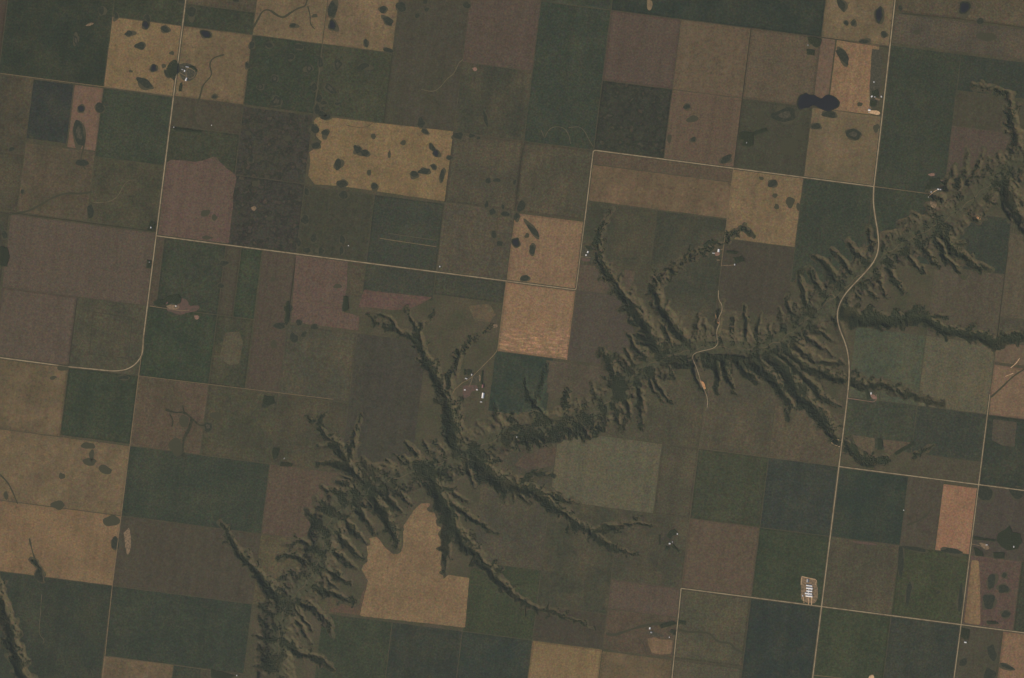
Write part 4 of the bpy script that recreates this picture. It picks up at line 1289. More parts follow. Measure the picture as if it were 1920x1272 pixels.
fl_pts = []
for q in range(3, len(MAIN) - 1):
    (xa, ya), (xb, yb) = MAIN[q], MAIN[q + 1]
    nl = math.hypot(xb - xa, yb - ya)
    for t in (0, .33, .66):
        sgn = 1 if len(fl_pts) % 2 else -1
        am = random.uniform(1.5, 5) * sgn
        fl_pts.append((xa + (xb - xa) * t - (yb - ya) / nl * am, ya + (yb - ya) * t + (xb - xa) / nl * am))
creeks = [
    (sm(*fl_pts), 7, 'grass_track', 'thin pale stream winding along the floor of the main valley'),
    (sm((470, 60), (482, 40), (492, 20), (505, 18), (520, 30), (532, 34), (545, 24), (560, 15), (575, 12), (577, -20)), 20, 'creek_grass', 'dark creek winding across the tan field at the top'),
    (sm((577, 12), (582, 30), (581, 45), (590, 55)), 12, 'creek_grass', 'side branch of the winding creek at the top'),
    (sm((0, 405), (50, 398), (75, 385), (100, 370), (125, 362), (150, 364), (172, 360)), 22, 'creek_grass', 'green creek across the light brown field at the left'),
    (sm((175, 380), (205, 380), (222, 368), (230, 350), (240, 338), (256, 338)), 9, 'grass_track', 'pale creek bed in the olive square west of the road'),
    (sm((370, 195), (376, 178), (380, 160), (390, 150), (398, 140), (392, 120), (400, 108), (420, 103)), 16, 'creek_grass', 'dark creek below the round farmyard'),
    (sm((362, 200), (364, 222), (370, 236), (378, 240)), 18, 'creek_grass', 'dark creek south of the round farmyard field'),
    (sm((790, 168), (812, 173), (825, 165), (838, 148), (852, 138), (860, 118), (868, 112)), 9, 'grass_track', 'pale creek bed in the long grey brown field'),
    (sm((650, 235), (672, 240), (690, 238), (700, 230)), 5, 'creek_grass', 'thin crease in the top of the large tan pond field'),
    (sm((1822, 160), (1845, 168), (1865, 162), (1880, 150)), 14, 'creek_grass', 'pale winding creek at the right'),
    (sm((1416, 444), (1400, 432), (1388, 430), (1374, 438), (1362, 452)), 14, 'creek_grass', 'creek looping into the spotted tan square'),
    (sm((1270, 1180), (1290, 1186), (1330, 1185), (1345, 1205), (1370, 1205), (1378, 1218), (1395, 1225)), 22, 'creek_grass', 'creek across the grey olive square'),
    (sm((1136, 1188), (1150, 1192), (1170, 1185), (1200, 1175), (1240, 1168), (1275, 1170)), 26, 'creek_grass', 'creek by the creekside farm'),
    (sm((1196, 1196), (1208, 1208), (1212, 1226)), 8, 'creek_grass', 'crease below the creekside farm'),
    (sm((1015, 245), (1022, 262), (1024, 250), (1035, 238), (1055, 238), (1066, 250), (1070, 270)), 7, 'grass_track', 'looped light bank at the foot of the long green field'),
    (sm((1066, 240), (1085, 237), (1096, 245), (1104, 262), (1112, 275)), 7, 'grass_track', 'second looped light bank beside the first'),
    (sm((1700, 985), (1720, 978), (1740, 965), (1745, 955)), 20, 'creek_grass', 'dark crease in the brown half square at the right'),
    (sm((1858, 745), (1875, 730), (1900, 705), (1925, 690)), 18, 'creek_grass', 'diagonal crease in the pinkish tan field'),
    (sm((1895, 690), (1905, 682), (1912, 672)), 7, 'pale_yard', 'short pale gully in the pinkish tan field'),
    (sm((1885, 706), (1900, 700)), 7, 'pale_yard', 'second short pale gully in the pinkish tan field'),
    (sm((0, 890), (15, 905), (25, 925), (33, 945)), 16, 'creek_grass', 'faint crease in the large tan field on the left edge'),
    (sm((55, 1010), (62, 1040), (72, 1065), (80, 1085)), 16, 'creek_grass', 'dark crease running down to the dark green corner'),
    (sm((78, 1115), (76, 1150), (72, 1190), (84, 1200), (80, 1208)), 6, 'grass_track', 'pale crooked track in the dark green corner field'),
    (sm((160, 250), (158, 275), (150, 300), (160, 318)), 16, 'creek_grass', 'green seep below the narrow pinkish field'),
    (sm((1615, 1062), (1630, 1055), (1648, 1045)), 9, 'creek_grass', 'short crease in the olive square'),
    (sm((155, 640), (150, 648), (147, 655)), 5, 'grass_track', 'tiny pale mark left of the dark rectangle'),
    (sm((880, 40), (900, 44)), 4, 'grass_track', 'tiny pale mark in the reddish brown field'),
    (sm((1480, 735), (1520, 745), (1560, 752)), 8, 'grass_track', 'faint pale bench between wooded draws'),
    (sm((310, 768), (330, 775), (345, 772), (360, 785), (375, 800), (390, 795)), 22, 'creek_dark', 'branching dark drainage in the tan brown square, upper arm'),
    (sm((345, 772), (342, 760)), 14, 'creek_dark', 'branching dark drainage, short spur'),
    (sm((318, 775), (325, 790), (322, 800)), 12, 'creek_dark', 'branching dark drainage, left arm'),
    (sm((360, 785), (355, 805), (345, 820), (340, 850), (350, 862)), 34, 'creek_dark', 'branching dark drainage, lower arm'),
]
for i, (l, w, mt, lb) in enumerate(creeks):
    o = strip('creek', l, w, mt, 1.45 + .05 * (i % 6), lb, wob=.7)


# ------------------------------------------------------------------ ponds, marsh hollows and lakes
def blob(x, y, rx, ry, rot, seed, n=26, jag=.27):
    r = random.Random(seed)
    ph = [(r.uniform(0, 6.28), r.uniform(.3, 1) / (1 + .5 * q)) for q in range(4)]
    tail = r.choice([0, 0, .35, .7]); t0 = r.uniform(0, 6.28)
    out = []
    for i in range(n):
        t = 2 * math.pi * i / n
        k = 1 + jag * sum(a * math.sin((q + 2) * t + p) for q, (p, a) in enumerate(ph)) / 1.6
        k += tail * max(0, math.cos(t - t0)) ** 6
        u, v = rx * k * math.cos(t), ry * k * math.sin(t)
        c, s_ = math.cos(math.radians(rot)), math.sin(math.radians(rot))
        out.append((x + u * c - v * s_, y + u * s_ + v * c))
    return out


def patch(name, poly, mat, lift, parent=None):
    P = np.array(poly, float)
    c = P.mean(0)
    rings = [c[None, :], c + (P - c) * .55, P]
    pts = np.concatenate(rings)
    X, Y = W2(pts[:, 0], pts[:, 1])
    Z = height(pts[:, 0], pts[:, 1]) + lift
    n = len(P)
    F = [(0, 1 + i, 1 + (i + 1) % n) for i in range(n)]
    F += [(1 + i, 1 + n + i, 1 + n + (i + 1) % n, 1 + (i + 1) % n) for i in range(n)]
    return mesh_obj(name, np.stack([X, Y, Z], 1), F, mat, parent, smooth=True)


seedc = [100]


def pond(x, y, rx, ry, rot=0, kind='marsh', label='', group=None):
    seedc[0] += 1
    mt = {'marsh': 'marsh', 'faint': 'faint_marsh', 'water': 'marsh', 'ring': 'marsh'}[kind]
    rx *= .92; ry *= .92
    o = patch('pond', blob(x, y, rx, ry, rot, seedc[0]), mt, 1.9)
    tag(o, label, 'pond', group)
    if kind != 'faint' and rx * ry < 400:
        mo_ = patch('damp_margin', blob(x + .4, y + .4, rx + 1.6, ry + 1.6, rot + 7, seedc[0] + 5000, jag=.22), 'damp_margin', 1.62, o)
    if kind == 'water':
        patch('open_water', blob(x, y, rx * .74, ry * .74, rot, seedc[0]), 'pond_water', 2.2, o)
    if kind == 'ring':
        patch('grass_centre', blob(x, y, rx * .5, ry * .5, rot, seedc[0]), 'farm_grass', 2.2, o)
    return o


PONDS = {
    ('small dark marsh hollow in the tan field west of the round farmyard', 'marsh hollows west of the round farmyard'): [
        (242, 63, 7, 5), (264, 86, 8, 7), (288, 128, 7, 7, 0, 'water'), (309, 55, 8, 6, 20), (273, 47, 7, 8, 0, 'water'), (276, 33, 6, 6), (323, 100, 4, 4, 0, 'faint'), (314, 139, 8, 5, 50), (307, 124, 4, 5, -40, 'faint'), (245, 134, 4, 3, 0, 'faint')],
    ('long bean shaped marsh at the foot of the tan field near the roads', None): [(273, 157, 15, 7, 25)],
    ('dark wooded pond beside the road across from the round farmyard', None): [(328, 130, 7, 12, 15, 'water')],
    ('small dark hollow in the dark green top left corner field', 'hollows in the top left corner field'): [(190, 20, 5, 9), (142, 76, 4, 10, 0, 'ring'), (218, 30, 4, 6)],
    ('small dark hollow near the top edge beside the north-south road', 'hollows by the top of the road'): [(360, 22, 7, 11), (340, 3, 8, 4), (443, 2, 6, 3)],
    ('squarish pond at the top of the round farmyard field', None): [(387, 65, 10, 7, 0, 'water')],
    ('small marsh along the right side of the round farmyard field', 'marshes right of the round farmyard'): [(402, 182, 5, 3), (463, 122, 3, 6), (472, 85, 5, 8)],
    ('round blue pond on the left side of the narrow pinkish field', None): [(152, 204, 7, 7, 0, 'water')],
    ('round green marsh on the right side of the narrow pinkish field', None): [(187, 203, 9, 9)],
    ('tall oval marsh below the blue pond near the left edge', None): [(148, 250, 11, 26, -8, 'ring')],
    ('small marsh in the light brown field near the left edge', 'marshes in the light brown left field'): [(152, 305, 12, 6), (170, 396, 6, 14, 0, 'marsh')],
    ('tiny dark spot in the olive field on the left edge', 'dark spots on the left edge'): [(22, 280, 6, 4), (42, 360, 3, 4), (8, 440, 5, 8)],
    ('long twin marsh in the tan field at the top edge', None): [(623, 18, 8, 18)],
    ('dark pond at the lower end of the long twin marsh', None): [(623, 47, 7, 11, -20, 'water')],
    ('small dark marsh in the tan fields along the top edge', 'marshes in the tan fields at the top edge'): [
        (549, 48, 6, 4), (718, 18, 7, 7), (727, 40, 10, 6, 40), (686, 81, 4, 8, -15), (728, 95, 10, 4, 10), (590, 30, 6, 4, 0, 'faint')],
    ('dark marsh at the top left corner of the grey brown field', None): [(752, 14, 10, 9)],
    ('small marsh in the grey brown field near the top', 'marshes in the grey brown field'): [(800, 18, 5, 4), (782, 30, 5, 4), (798, 2, 4, 6), (875, 10, 8, 6)],
    ('faint ringed marsh in the green squares above the large tan field', 'ringed marshes in the green squares'): [
        (515, 147, 6, 7, 0, 'ring'), (488, 163, 6, 6, 0, 'ring'), (519, 190, 10, 9, 0, 'ring'), (505, 85, 8, 5), (560, 88, 9, 5), (601, 117, 5, 11), (580, 128, 7, 6, 0, 'ring'), (545, 107, 7, 6),
        (589, 164, 7, 7), (634, 122, 10, 7, -50, 'ring'), (618, 166, 12, 6, 50, 'ring'), (632, 195, 4, 3)],
    ('dark pond in the middle of the lighter green square', None): [(682, 124, 10, 6)],
    ('dark marsh string at the corner above the large tan pond field', 'marsh string above the large tan field'): [(598, 185, 7, 7), (594, 205, 6, 10), (604, 214, 9, 6, 30), (612, 220, 8, 5), (608, 193, 5, 4)],
    ('dark marsh in the large tan pond field', 'marshes in the large tan pond field'): [
        (589, 242, 6, 9), (610, 249, 7, 6), (592, 273, 9, 6), (634, 309, 6, 11, 20), (671, 281, 6, 7), (684, 287, 9, 6, 10), (641, 345, 10, 8), (702, 349, 7, 5), (817, 287, 6, 6, 0, 'water'), (810, 277, 9, 4, 50),
        (843, 296, 6, 4), (777, 327, 8, 5), (797, 321, 9, 6), (813, 313, 6, 4, 15), (829, 329, 4, 14, 8), (797, 247, 7, 4, 20), (692, 324, 4, 7, 0, 'faint'), (756, 268, 5, 6, 0, 'faint'), (700, 256, 6, 5, 0, 'faint'), (730, 290, 3, 8, 0, 'faint')],
    ('dark marsh on the upper edge of the large tan pond field', None): [(790, 232, 7, 8)],
    ('small marsh below the large tan pond field', 'marshes below the large tan field'): [(644, 366, 10, 7), (575, 360, 5, 7), (572, 412, 7, 10), (588, 448, 6, 7), (602, 470, 6, 6), (642, 450, 5, 9), (576, 470, 6, 6), (640, 470, 4, 9), (660, 388, 5, 4, 0, 'faint'), (560, 455, 4, 9)],
    ('small dark pond in the olive fields left of the orange tan square', 'ponds left of the orange tan square'): [
        (915, 340, 5, 5), (933, 338, 6, 4), (861, 255, 8, 7), (883, 255, 5, 4), (897, 259, 4, 3), (912, 385, 4, 5), (923, 398, 6, 6), (946, 401, 7, 5), (926, 440, 5, 8), (937, 457, 7, 5), (911, 225, 4, 13, -15), (943, 388, 3, 5), (965, 342, 3, 5)],
    ('dark round pond on the left edge of the orange tan square', None): [(967, 455, 8, 9, 0, 'water')],
    ('slanting dark marsh in the upper part of the orange tan square', None): [(1000, 433, 17, 5, 48)],
    ('small dark marsh in or beside the orange tan square', 'marshes of the orange tan square'): [(998, 469, 5, 10, -8), (984, 522, 8, 6), (978, 385, 8, 9), (969, 405, 5, 6), (988, 442, 5, 5, 0, 'faint')],
    ('small marsh in the dark mottled pasture or green square below it', 'marshes near the reddish wavy field'): [(420, 494, 9, 5), (414, 536, 6, 5), (480, 345, 5, 6, 0, 'faint'), (465, 250, 6, 5, 0, 'faint'), (540, 260, 7, 5, 0, 'faint'), (470, 300, 5, 5), (505, 410, 5, 4, 0, 'faint')],
    ('faint dark blotch low in the wavy topped reddish field', 'blotches in the wavy reddish field'): [(385, 400, 11, 6, -20, 'faint'), (402, 408, 6, 6, 0, 'faint'), (388, 446, 10, 4, 0, 'faint')],
    ('small marsh in or below the pinkish notched field', 'marshes of the pinkish notched field'): [(512, 524, 5, 5, 0, 'faint'), (633, 537, 8, 5, 0, 'faint'), (524, 611, 13, 6), (538, 600, 5, 10), (561, 606, 6, 5), (590, 613, 7, 5), (551, 634, 9, 9), (569, 628, 5, 5), (513, 646, 6, 9, 10, 'faint'), (540, 578, 8, 7)],
    ('small dark hollow in the tan brown squares north of the gravel road', 'hollows north of the gravel road'): [(1288, 200, 6, 5), (1297, 223, 11, 6, -20, 'faint'), (1300, 262, 5, 4), (1360, 300, 11, 6, -20), (1255, 260, 5, 8, 0, 'faint')],
    ('dark pond with open water beside the eastern road at the top', None): [(1648, 28, 8, 16, 5, 'water')],
    ('small dark marsh in the tan top field by the eastern road', 'marshes by the eastern road at the top'): [(1577, 8, 6, 13, -25), (1600, 43, 5, 5), (1658, 65, 5, 6), (1586, 43, 4, 4), (1620, 78, 9, 4), (1688, 15, 4, 5)],
    ('slanting green marsh in the bright tan field by the lake', None): [(1580, 106, 7, 20, -33)],
    ('three lobed green marsh in the tan square below the lake', None): [(1600, 252, 16, 10, 0, 'ring')],
    ('small marsh in the tan square below the lake', 'marshes in the tan square below the lake'): [(1530, 237, 9, 6), (1557, 215, 12, 6), (1643, 239, 6, 7, 0, 'faint'), (1612, 196, 5, 5, 0, 'faint')],
    ('broad faint marsh in the olive pasture below the lake', 'broad marshes in the olive pasture'): [(1473, 216, 22, 14, 0, 'ring'), (1480, 275, 18, 20, 0, 'faint'), (1425, 215, 8, 8, 0, 'faint'), (1455, 300, 8, 7, 0, 'faint'), (1500, 250, 8, 14, 0, 'faint')],
    ('small dark lake in the top right corner', None): [(1809, 15, 10, 14, 22, 'water')],
    ('small marsh on the brown band near the top right corner', 'marshes near the top right corner'): [(1838, 40, 7, 6), (1720, 60, 6, 6, 0, 'faint'), (1850, 70, 20, 8, 0, 'faint')],
    ('dark spot in the spotted tan square', 'spots of the spotted tan square'): [(1449, 344, 8, 7), (1453, 367, 5, 5, 0, 'faint'), (1456, 388, 6, 5, 0, 'faint'), (1482, 380, 9, 10, 0, 'faint'), (1497, 388, 5, 7, 0, 'faint'), (1428, 335, 4, 4, 0, 'faint')],
    ('dark marsh patch in the tan brown square with branching drainage', 'marsh patches of the branching drainage'): [(390, 800, 9, 8, 0, 'ring'), (345, 790, 9, 14, 0, 'faint'), (405, 780, 12, 8, 0, 'faint'), (330, 838, 14, 18, 0, 'faint')],
    ('dark marsh in the large tan field on the left edge', 'marshes in the large tan field on the left'): [(168, 866, 16, 7, 0, 'faint'), (172, 852, 5, 10, 0, 'faint'), (197, 881, 15, 8, 10, 'faint'), (116, 893, 6, 7, 0, 'faint'), (108, 948, 14, 8, 0, 'faint'), (216, 1020, 8, 11), (72, 1078, 7, 12), (12, 930, 4, 8, 0, 'faint'), (165, 836, 14, 7, 0, 'faint')],
    ('square green marsh by the road in the large tan field', None): [(209, 977, 16, 12, 8, 'faint')],
    ('big round dark marsh left in the dull brown field on the right edge', None): [(1848, 926, 13, 16, 0)],
    ('big round dark marsh right in the dull brown field on the right edge', None): [(1908, 924, 13, 13, 0)],
    ('dark marsh in the reddish brown field at the right', 'marshes of the reddish dotted field'): [(1859, 1090, 8, 15, 5), (1883, 1079, 5, 5), (1882, 1104, 11, 8), (1855, 1128, 12, 14), (1886, 1152, 9, 7)],
    ('upper of two long dark marshes in the green square at the right', None): [(1689, 1050, 6, 28, -2)],
    ('lower of two long dark marshes in the green square at the right', None): [(1704, 1108, 5, 18, 12)],
    ('dark fringe of reeds along the rightmost road', 'dark fringes by the rightmost road'): [(1801, 1122, 5, 25, 4), (1720, 1030, 20, 4, 10), (1785, 1034, 24, 4, 7), (1760, 1110, 4, 3)],
    ('dark marsh in the bottom right corner pasture', 'marshes in the bottom right corner'): [(1860, 1224, 9, 16, -10), (1888, 1250, 14, 4, 18), (1856, 1264, 11, 12), (1806, 1242, 9, 7, -35)],
    ('small dark hollow below the road bend at the left', 'hollows below the road bend'): [(232, 708, 10, 4, 5), (118, 690, 11, 7, 0, 'faint'), (100, 708, 7, 3, 0, 'faint')],
    ('dark grove patch right of the faint section road', None): [(504, 752, 12, 9)],
}
ORD = ['leftmost', 'second from left', 'third from left', 'fourth from left', 'fifth from left', 'sixth from left', 'seventh from left', 'eighth from left', 'ninth from left', 'tenth from left',
       'eleventh from left', 'twelfth from left', 'thirteenth from left', 'fourteenth from left', 'fifteenth from left', 'sixteenth from left', 'seventeenth from left', 'eighteenth from left', 'nineteenth from left', 'rightmost']
for (lb0, gp), lst in PONDS.items():
    lst = sorted(lst, key=lambda q: q[0])
    for qi, it in enumerate(lst):
        lb = lb0
        if len(lst) > 1:
            lb = lb0 + ', ' + ('rightmost' if qi == len(lst) - 1 else ORD[qi])
        x, y, rx, ry = it[:4]
        rot = it[4] if len(it) > 4 else 0
        kd = it[5] if len(it) > 5 else 'marsh'
        pond(x, y, rx, ry, rot, kd, lb, gp)

lake_shore = [(1493, 196), (1495, 186), (1499, 178), (1506, 177), (1511, 173), (1519, 179), (1527, 177), (1535, 184), (1542, 185), (1549, 177), (1558, 178), (1565, 181), (1573, 187), (1576, 196), (1571, 203), (1563, 206), (1556, 211), (1547, 208), (1538, 205), (1530, 199), (1521, 198), (1516, 204), (1507, 203), (1498, 208)]


def dense(poly, n=4):
    P = np.array(poly + [poly[0]], float)
    Q = smooth_line(P, 2.6, 2)[:-1]
    return [(x + .9 * float(fbm(x / 5.0, y / 5.0, 171, 2)), y + .9 * float(fbm(x / 5.0, y / 5.0, 177, 2))) for x, y in Q]


o = patch('lake', dense(lake_shore), 'marsh', 2.0)
tag(o, 'dark dumbbell shaped lake left of the eastern road', 'lake')
c = np.mean(lake_shore, 0)
patch('open_water', [tuple(c + (np.array(p) - c) * .93) for p in dense(lake_shore)], 'pond_water', 2.4, o)

# ------------------------------------------------------------------ bare ground: farmyards, corrals, cut banks
YARDS = [
    ('bare_yard', [(334, 122), (346, 118), (358, 120), (368, 128), (370, 140), (362, 150), (350, 154), (340, 148), (336, 138)], 'farm_grass', 'trampled ground of the round farmyard'),
    ('farm_grass', [(1635, 92), (1657, 95), (1648, 180), (1644, 206), (1628, 203)], 'farm_grass', 'dark grassy strip of the roadside farm'),
    ('pale_yard', [(1627, 206), (1638, 208), (1644, 207), (1651, 211), (1649, 217), (1628, 213)], 'pale_yard', 'pale gravel pad of the roadside farm'),
    ('pink_yard', [(1640, 183), (1651, 186), (1650, 189), (1642, 188)], 'bare_yard', 'small bare yard of the roadside farm'),
    ('red_corral', [(336, 558), (352, 562), (356, 576), (366, 572), (376, 575), (370, 584), (352, 586), (338, 592), (324, 586), (310, 582), (318, 574), (336, 572)], 'red_corral', 'reddish corrals of the reddish farmyard'),
    ('bare_yard', [(312, 574), (320, 571), (334, 573), (338, 578), (326, 581), (314, 579)], 'bare_yard', 'bare yard of the reddish farmyard'),
    ('pale_yard', [(364, 592), (370, 591), (375, 595), (371, 600), (366, 599)], 'pink_yard', 'small pink bare pad right of the reddish farmyard'),
    ('red_corral', [(1090, 484), (1106, 485), (1108, 491), (1090, 491)], 'red_corral', 'red corral of the twin roofed farm'),
    ('farm_grass', [(1094, 466), (1108, 468), (1110, 483), (1090, 481)], 'farm_grass', 'grass of the twin roofed farm'),
    ('pale_yard', [(1334, 462), (1338, 460), (1342, 464), (1341, 470), (1335, 470)], 'grass_track', 'pale feed lot of the bright roofed farm'),
    ('red_corral', [(1340, 473), (1350, 474), (1350, 479), (1341, 481)], 'pink_yard', 'red yard of the bright roofed farm'),
    ('pale_yard', [(1343, 487), (1351, 487), (1350, 490), (1343, 489)], 'bare_yard', 'pale stack yard of the bright roofed farm'),
    ('red_corral', [(868, 724), (882, 722), (896, 722), (897, 732), (884, 734), (882, 742), (872, 748), (867, 742)], 'red_corral', 'red corrals of the ranch'),
    ('bare_yard', [(876, 706), (888, 702), (898, 706), (900, 716), (890, 720), (878, 718)], 'farm_grass', 'ranch yard'),
    ('pale_yard', [(898, 703), (902, 704), (901, 716), (898, 716)], 'bare_yard', 'long pale feed strip of the ranch'),
    ('bare_yard', [(1502, 1081), (1533, 1086), (1531, 1098), (1534, 1104), (1532, 1134), (1503, 1129), (1501, 1112), (1503, 1098), (1501, 1097)], 'bare_yard', 'bare ground around the bright barns'),
    ('pale_yard', [(1508, 1094), (1525, 1096), (1525, 1124), (1507, 1121)], 'pale_yard', 'pale ground between the bright barns'),
    ('pink_yard', [(1631, 739), (1642, 741), (1643, 750), (1635, 748)], 'pink_yard', 'pink yard of the small farm by the wooded draw'),
    ('orange_bank', [(1341, 588), (1343, 592), (1349, 605), (1347, 608), (1343, 605)], 'orange_bank', 'orange road cut on the north side of the valley'),
    ('orange_bank', [(1312, 714), (1318, 715), (1323, 725), (1324, 732), (1318, 728)], 'orange_bank', 'orange road cut on the south side of the valley'),
    ('bare_yard', [(1836, 1018), (1852, 1020), (1856, 1030), (1846, 1032)], 'bare_yard', 'bare yard of the wooded farm at the right edge'),
    ('bare_yard', [(1630, 1268), (1638, 1264), (1640, 1275), (1628, 1275)], 'pale_yard', 'small pale pad on the bottom edge right'),
    ('bare_yard', [(1746, 355), (1762, 351), (1766, 358), (1750, 366)], 'farm_grass', 'yard of the valley farm'),
    ('bare_yard', [(1740, 327), (1752, 324), (1754, 330), (1744, 331)], 'pink_yard', 'small bare bank north of the valley farm'),
    ('bare_yard', [(1762, 337), (1770, 339), (1776, 343), (1768, 344)], 'bare_yard', 'bare spur right of the valley farm'),
    ('pale_yard', [(1744, 378), (1754, 376), (1758, 386), (1750, 392), (1745, 386)], 'bare_yard', 'bare spur south of the valley farm'),
    ('bare_yard', [(1212, 1185), (1222, 1183), (1230, 1187), (1246, 1191), (1244, 1195), (1218, 1192)], 'farm_grass', 'yard of the creekside farm'),
    ('bare_yard', [(1700, 1002), (1712, 1003)], None, ''),
    ('bare_yard', [(160, 48), (172, 42), (178, 44), (168, 50)], 'bare_yard', 'small reddish bare spot in the top left corner field'),
    ('bare_yard', [(885, 128), (892, 125), (896, 130), (890, 136)], 'pink_yard', 'small bare red spot at the top of the olive field'),
    ('bare_yard', [(1213, 0), (1224, 1), (1222, 20), (1214, 20)], 'dirt_track', 'short brown bare strip in the dark green band at the top'),
    ('bare_yard', [(470, 390), (478, 385), (482, 392), (475, 398)], 'bare_yard', 'small pale spot in the dark mottled pasture'),
    ('bare_yard', [(920, 610), (932, 607), (934, 614), (924, 616)], 'bare_yard', 'small pale dugout bank by the ranch lane'),
    ('bare_yard', [(1598, 1014), (1636, 1018), (1650, 1022), (1636, 1023), (1600, 1018)], 'red_corral', 'thin red bare streak atop the olive square by the barns'),
    ('orange_bank', [(1824, 402), (1832, 406), (1842, 412), (1834, 412)], 'orange_bank', 'small orange bank in the valley at the upper right'),
    ('bare_yard', [(232, 1000), (244, 985), (246, 1030), (238, 1046)], 'bare_yard', 'small pinkish bare patch right of the straight road'),
]
for i, (_, poly, mt, lb) in enumerate(YARDS):
    if mt is None or len(poly) < 3:
        continue
    o = patch('bare_ground', dense(poly), mt, 1.35 + .07 * (i % 4))
    tag(o, lb, None, None, 'structure')


# ------------------------------------------------------------------ buildings
def barn(x, y, w, l, rot, roof, wall, label, group=None, h=5.0, name='barn'):
    """gabled building: length l along rot (degrees, map), width w; metres"""
    X, Y = W2(x, y)
    z = float(height(x, y)) + 1.6
    e = bpy.data.objects.new(name, None)
    e.location = (float(X), float(Y), z)
    e.rotation_euler = (0, 0, math.radians(rot))
    C.objects.link(e)
    tag(e, label, 'building', group)
    hw, hl = w / 2, l / 2
    rise = w * .31
    wallv = [(-hw, -hl, 0), (hw, -hl, 0), (hw, hl, 0), (-hw, hl, 0), (-hw, -hl, h), (hw, -hl, h), (hw, hl, h), (-hw, hl, h), (0, -hl, h + rise), (0, hl, h + rise)]
    mesh_obj('wall', wallv, [(0, 1, 5, 8, 4), (2, 3, 7, 9, 6), (1, 2, 6, 5), (3, 0, 4, 7)], wall, e)
    o_ = .9
    k = rise / hw
    ez = h - o_ * k
    t = .35
    rv = []
    for yy in (-hl - o_, hl + o_):
        rv += [(-hw - o_, yy, ez + .1), (0, yy, h + rise + .1), (hw + o_, yy, ez + .1), (-hw - o_, yy, ez + .1 + t), (0, yy, h + rise + .1 + t), (hw + o_, yy, ez + .1 + t)]
    rf = [(3, 4, 10, 9), (4, 5, 11, 10), (0, 6, 7, 1), (1, 7, 8, 2), (0, 3, 9, 6), (2, 8, 11, 5), (0, 1, 4, 3), (1, 2, 5, 4), (6, 9, 10, 7), (7, 10, 11, 8)]
    mesh_obj('roof', rv, rf, roof, e)
    dw = min(4.0, w * .35)
    dy = -hl - .08
    mesh_obj('door', [(-dw / 2, dy, .05), (dw / 2, dy, .05), (dw / 2, dy, h * .8), (-dw / 2, dy, h * .8), (-dw / 2, dy + .06, .05), (dw / 2, dy + .06, .05), (dw / 2, dy + .06, h * .8), (-dw / 2, dy + .06, h * .8)],
             [(0, 1, 2, 3), (1, 5, 6, 2), (4, 0, 3, 7), (3, 2, 6, 7), (5, 4, 7, 6)], 'door_dark', e)
    return e


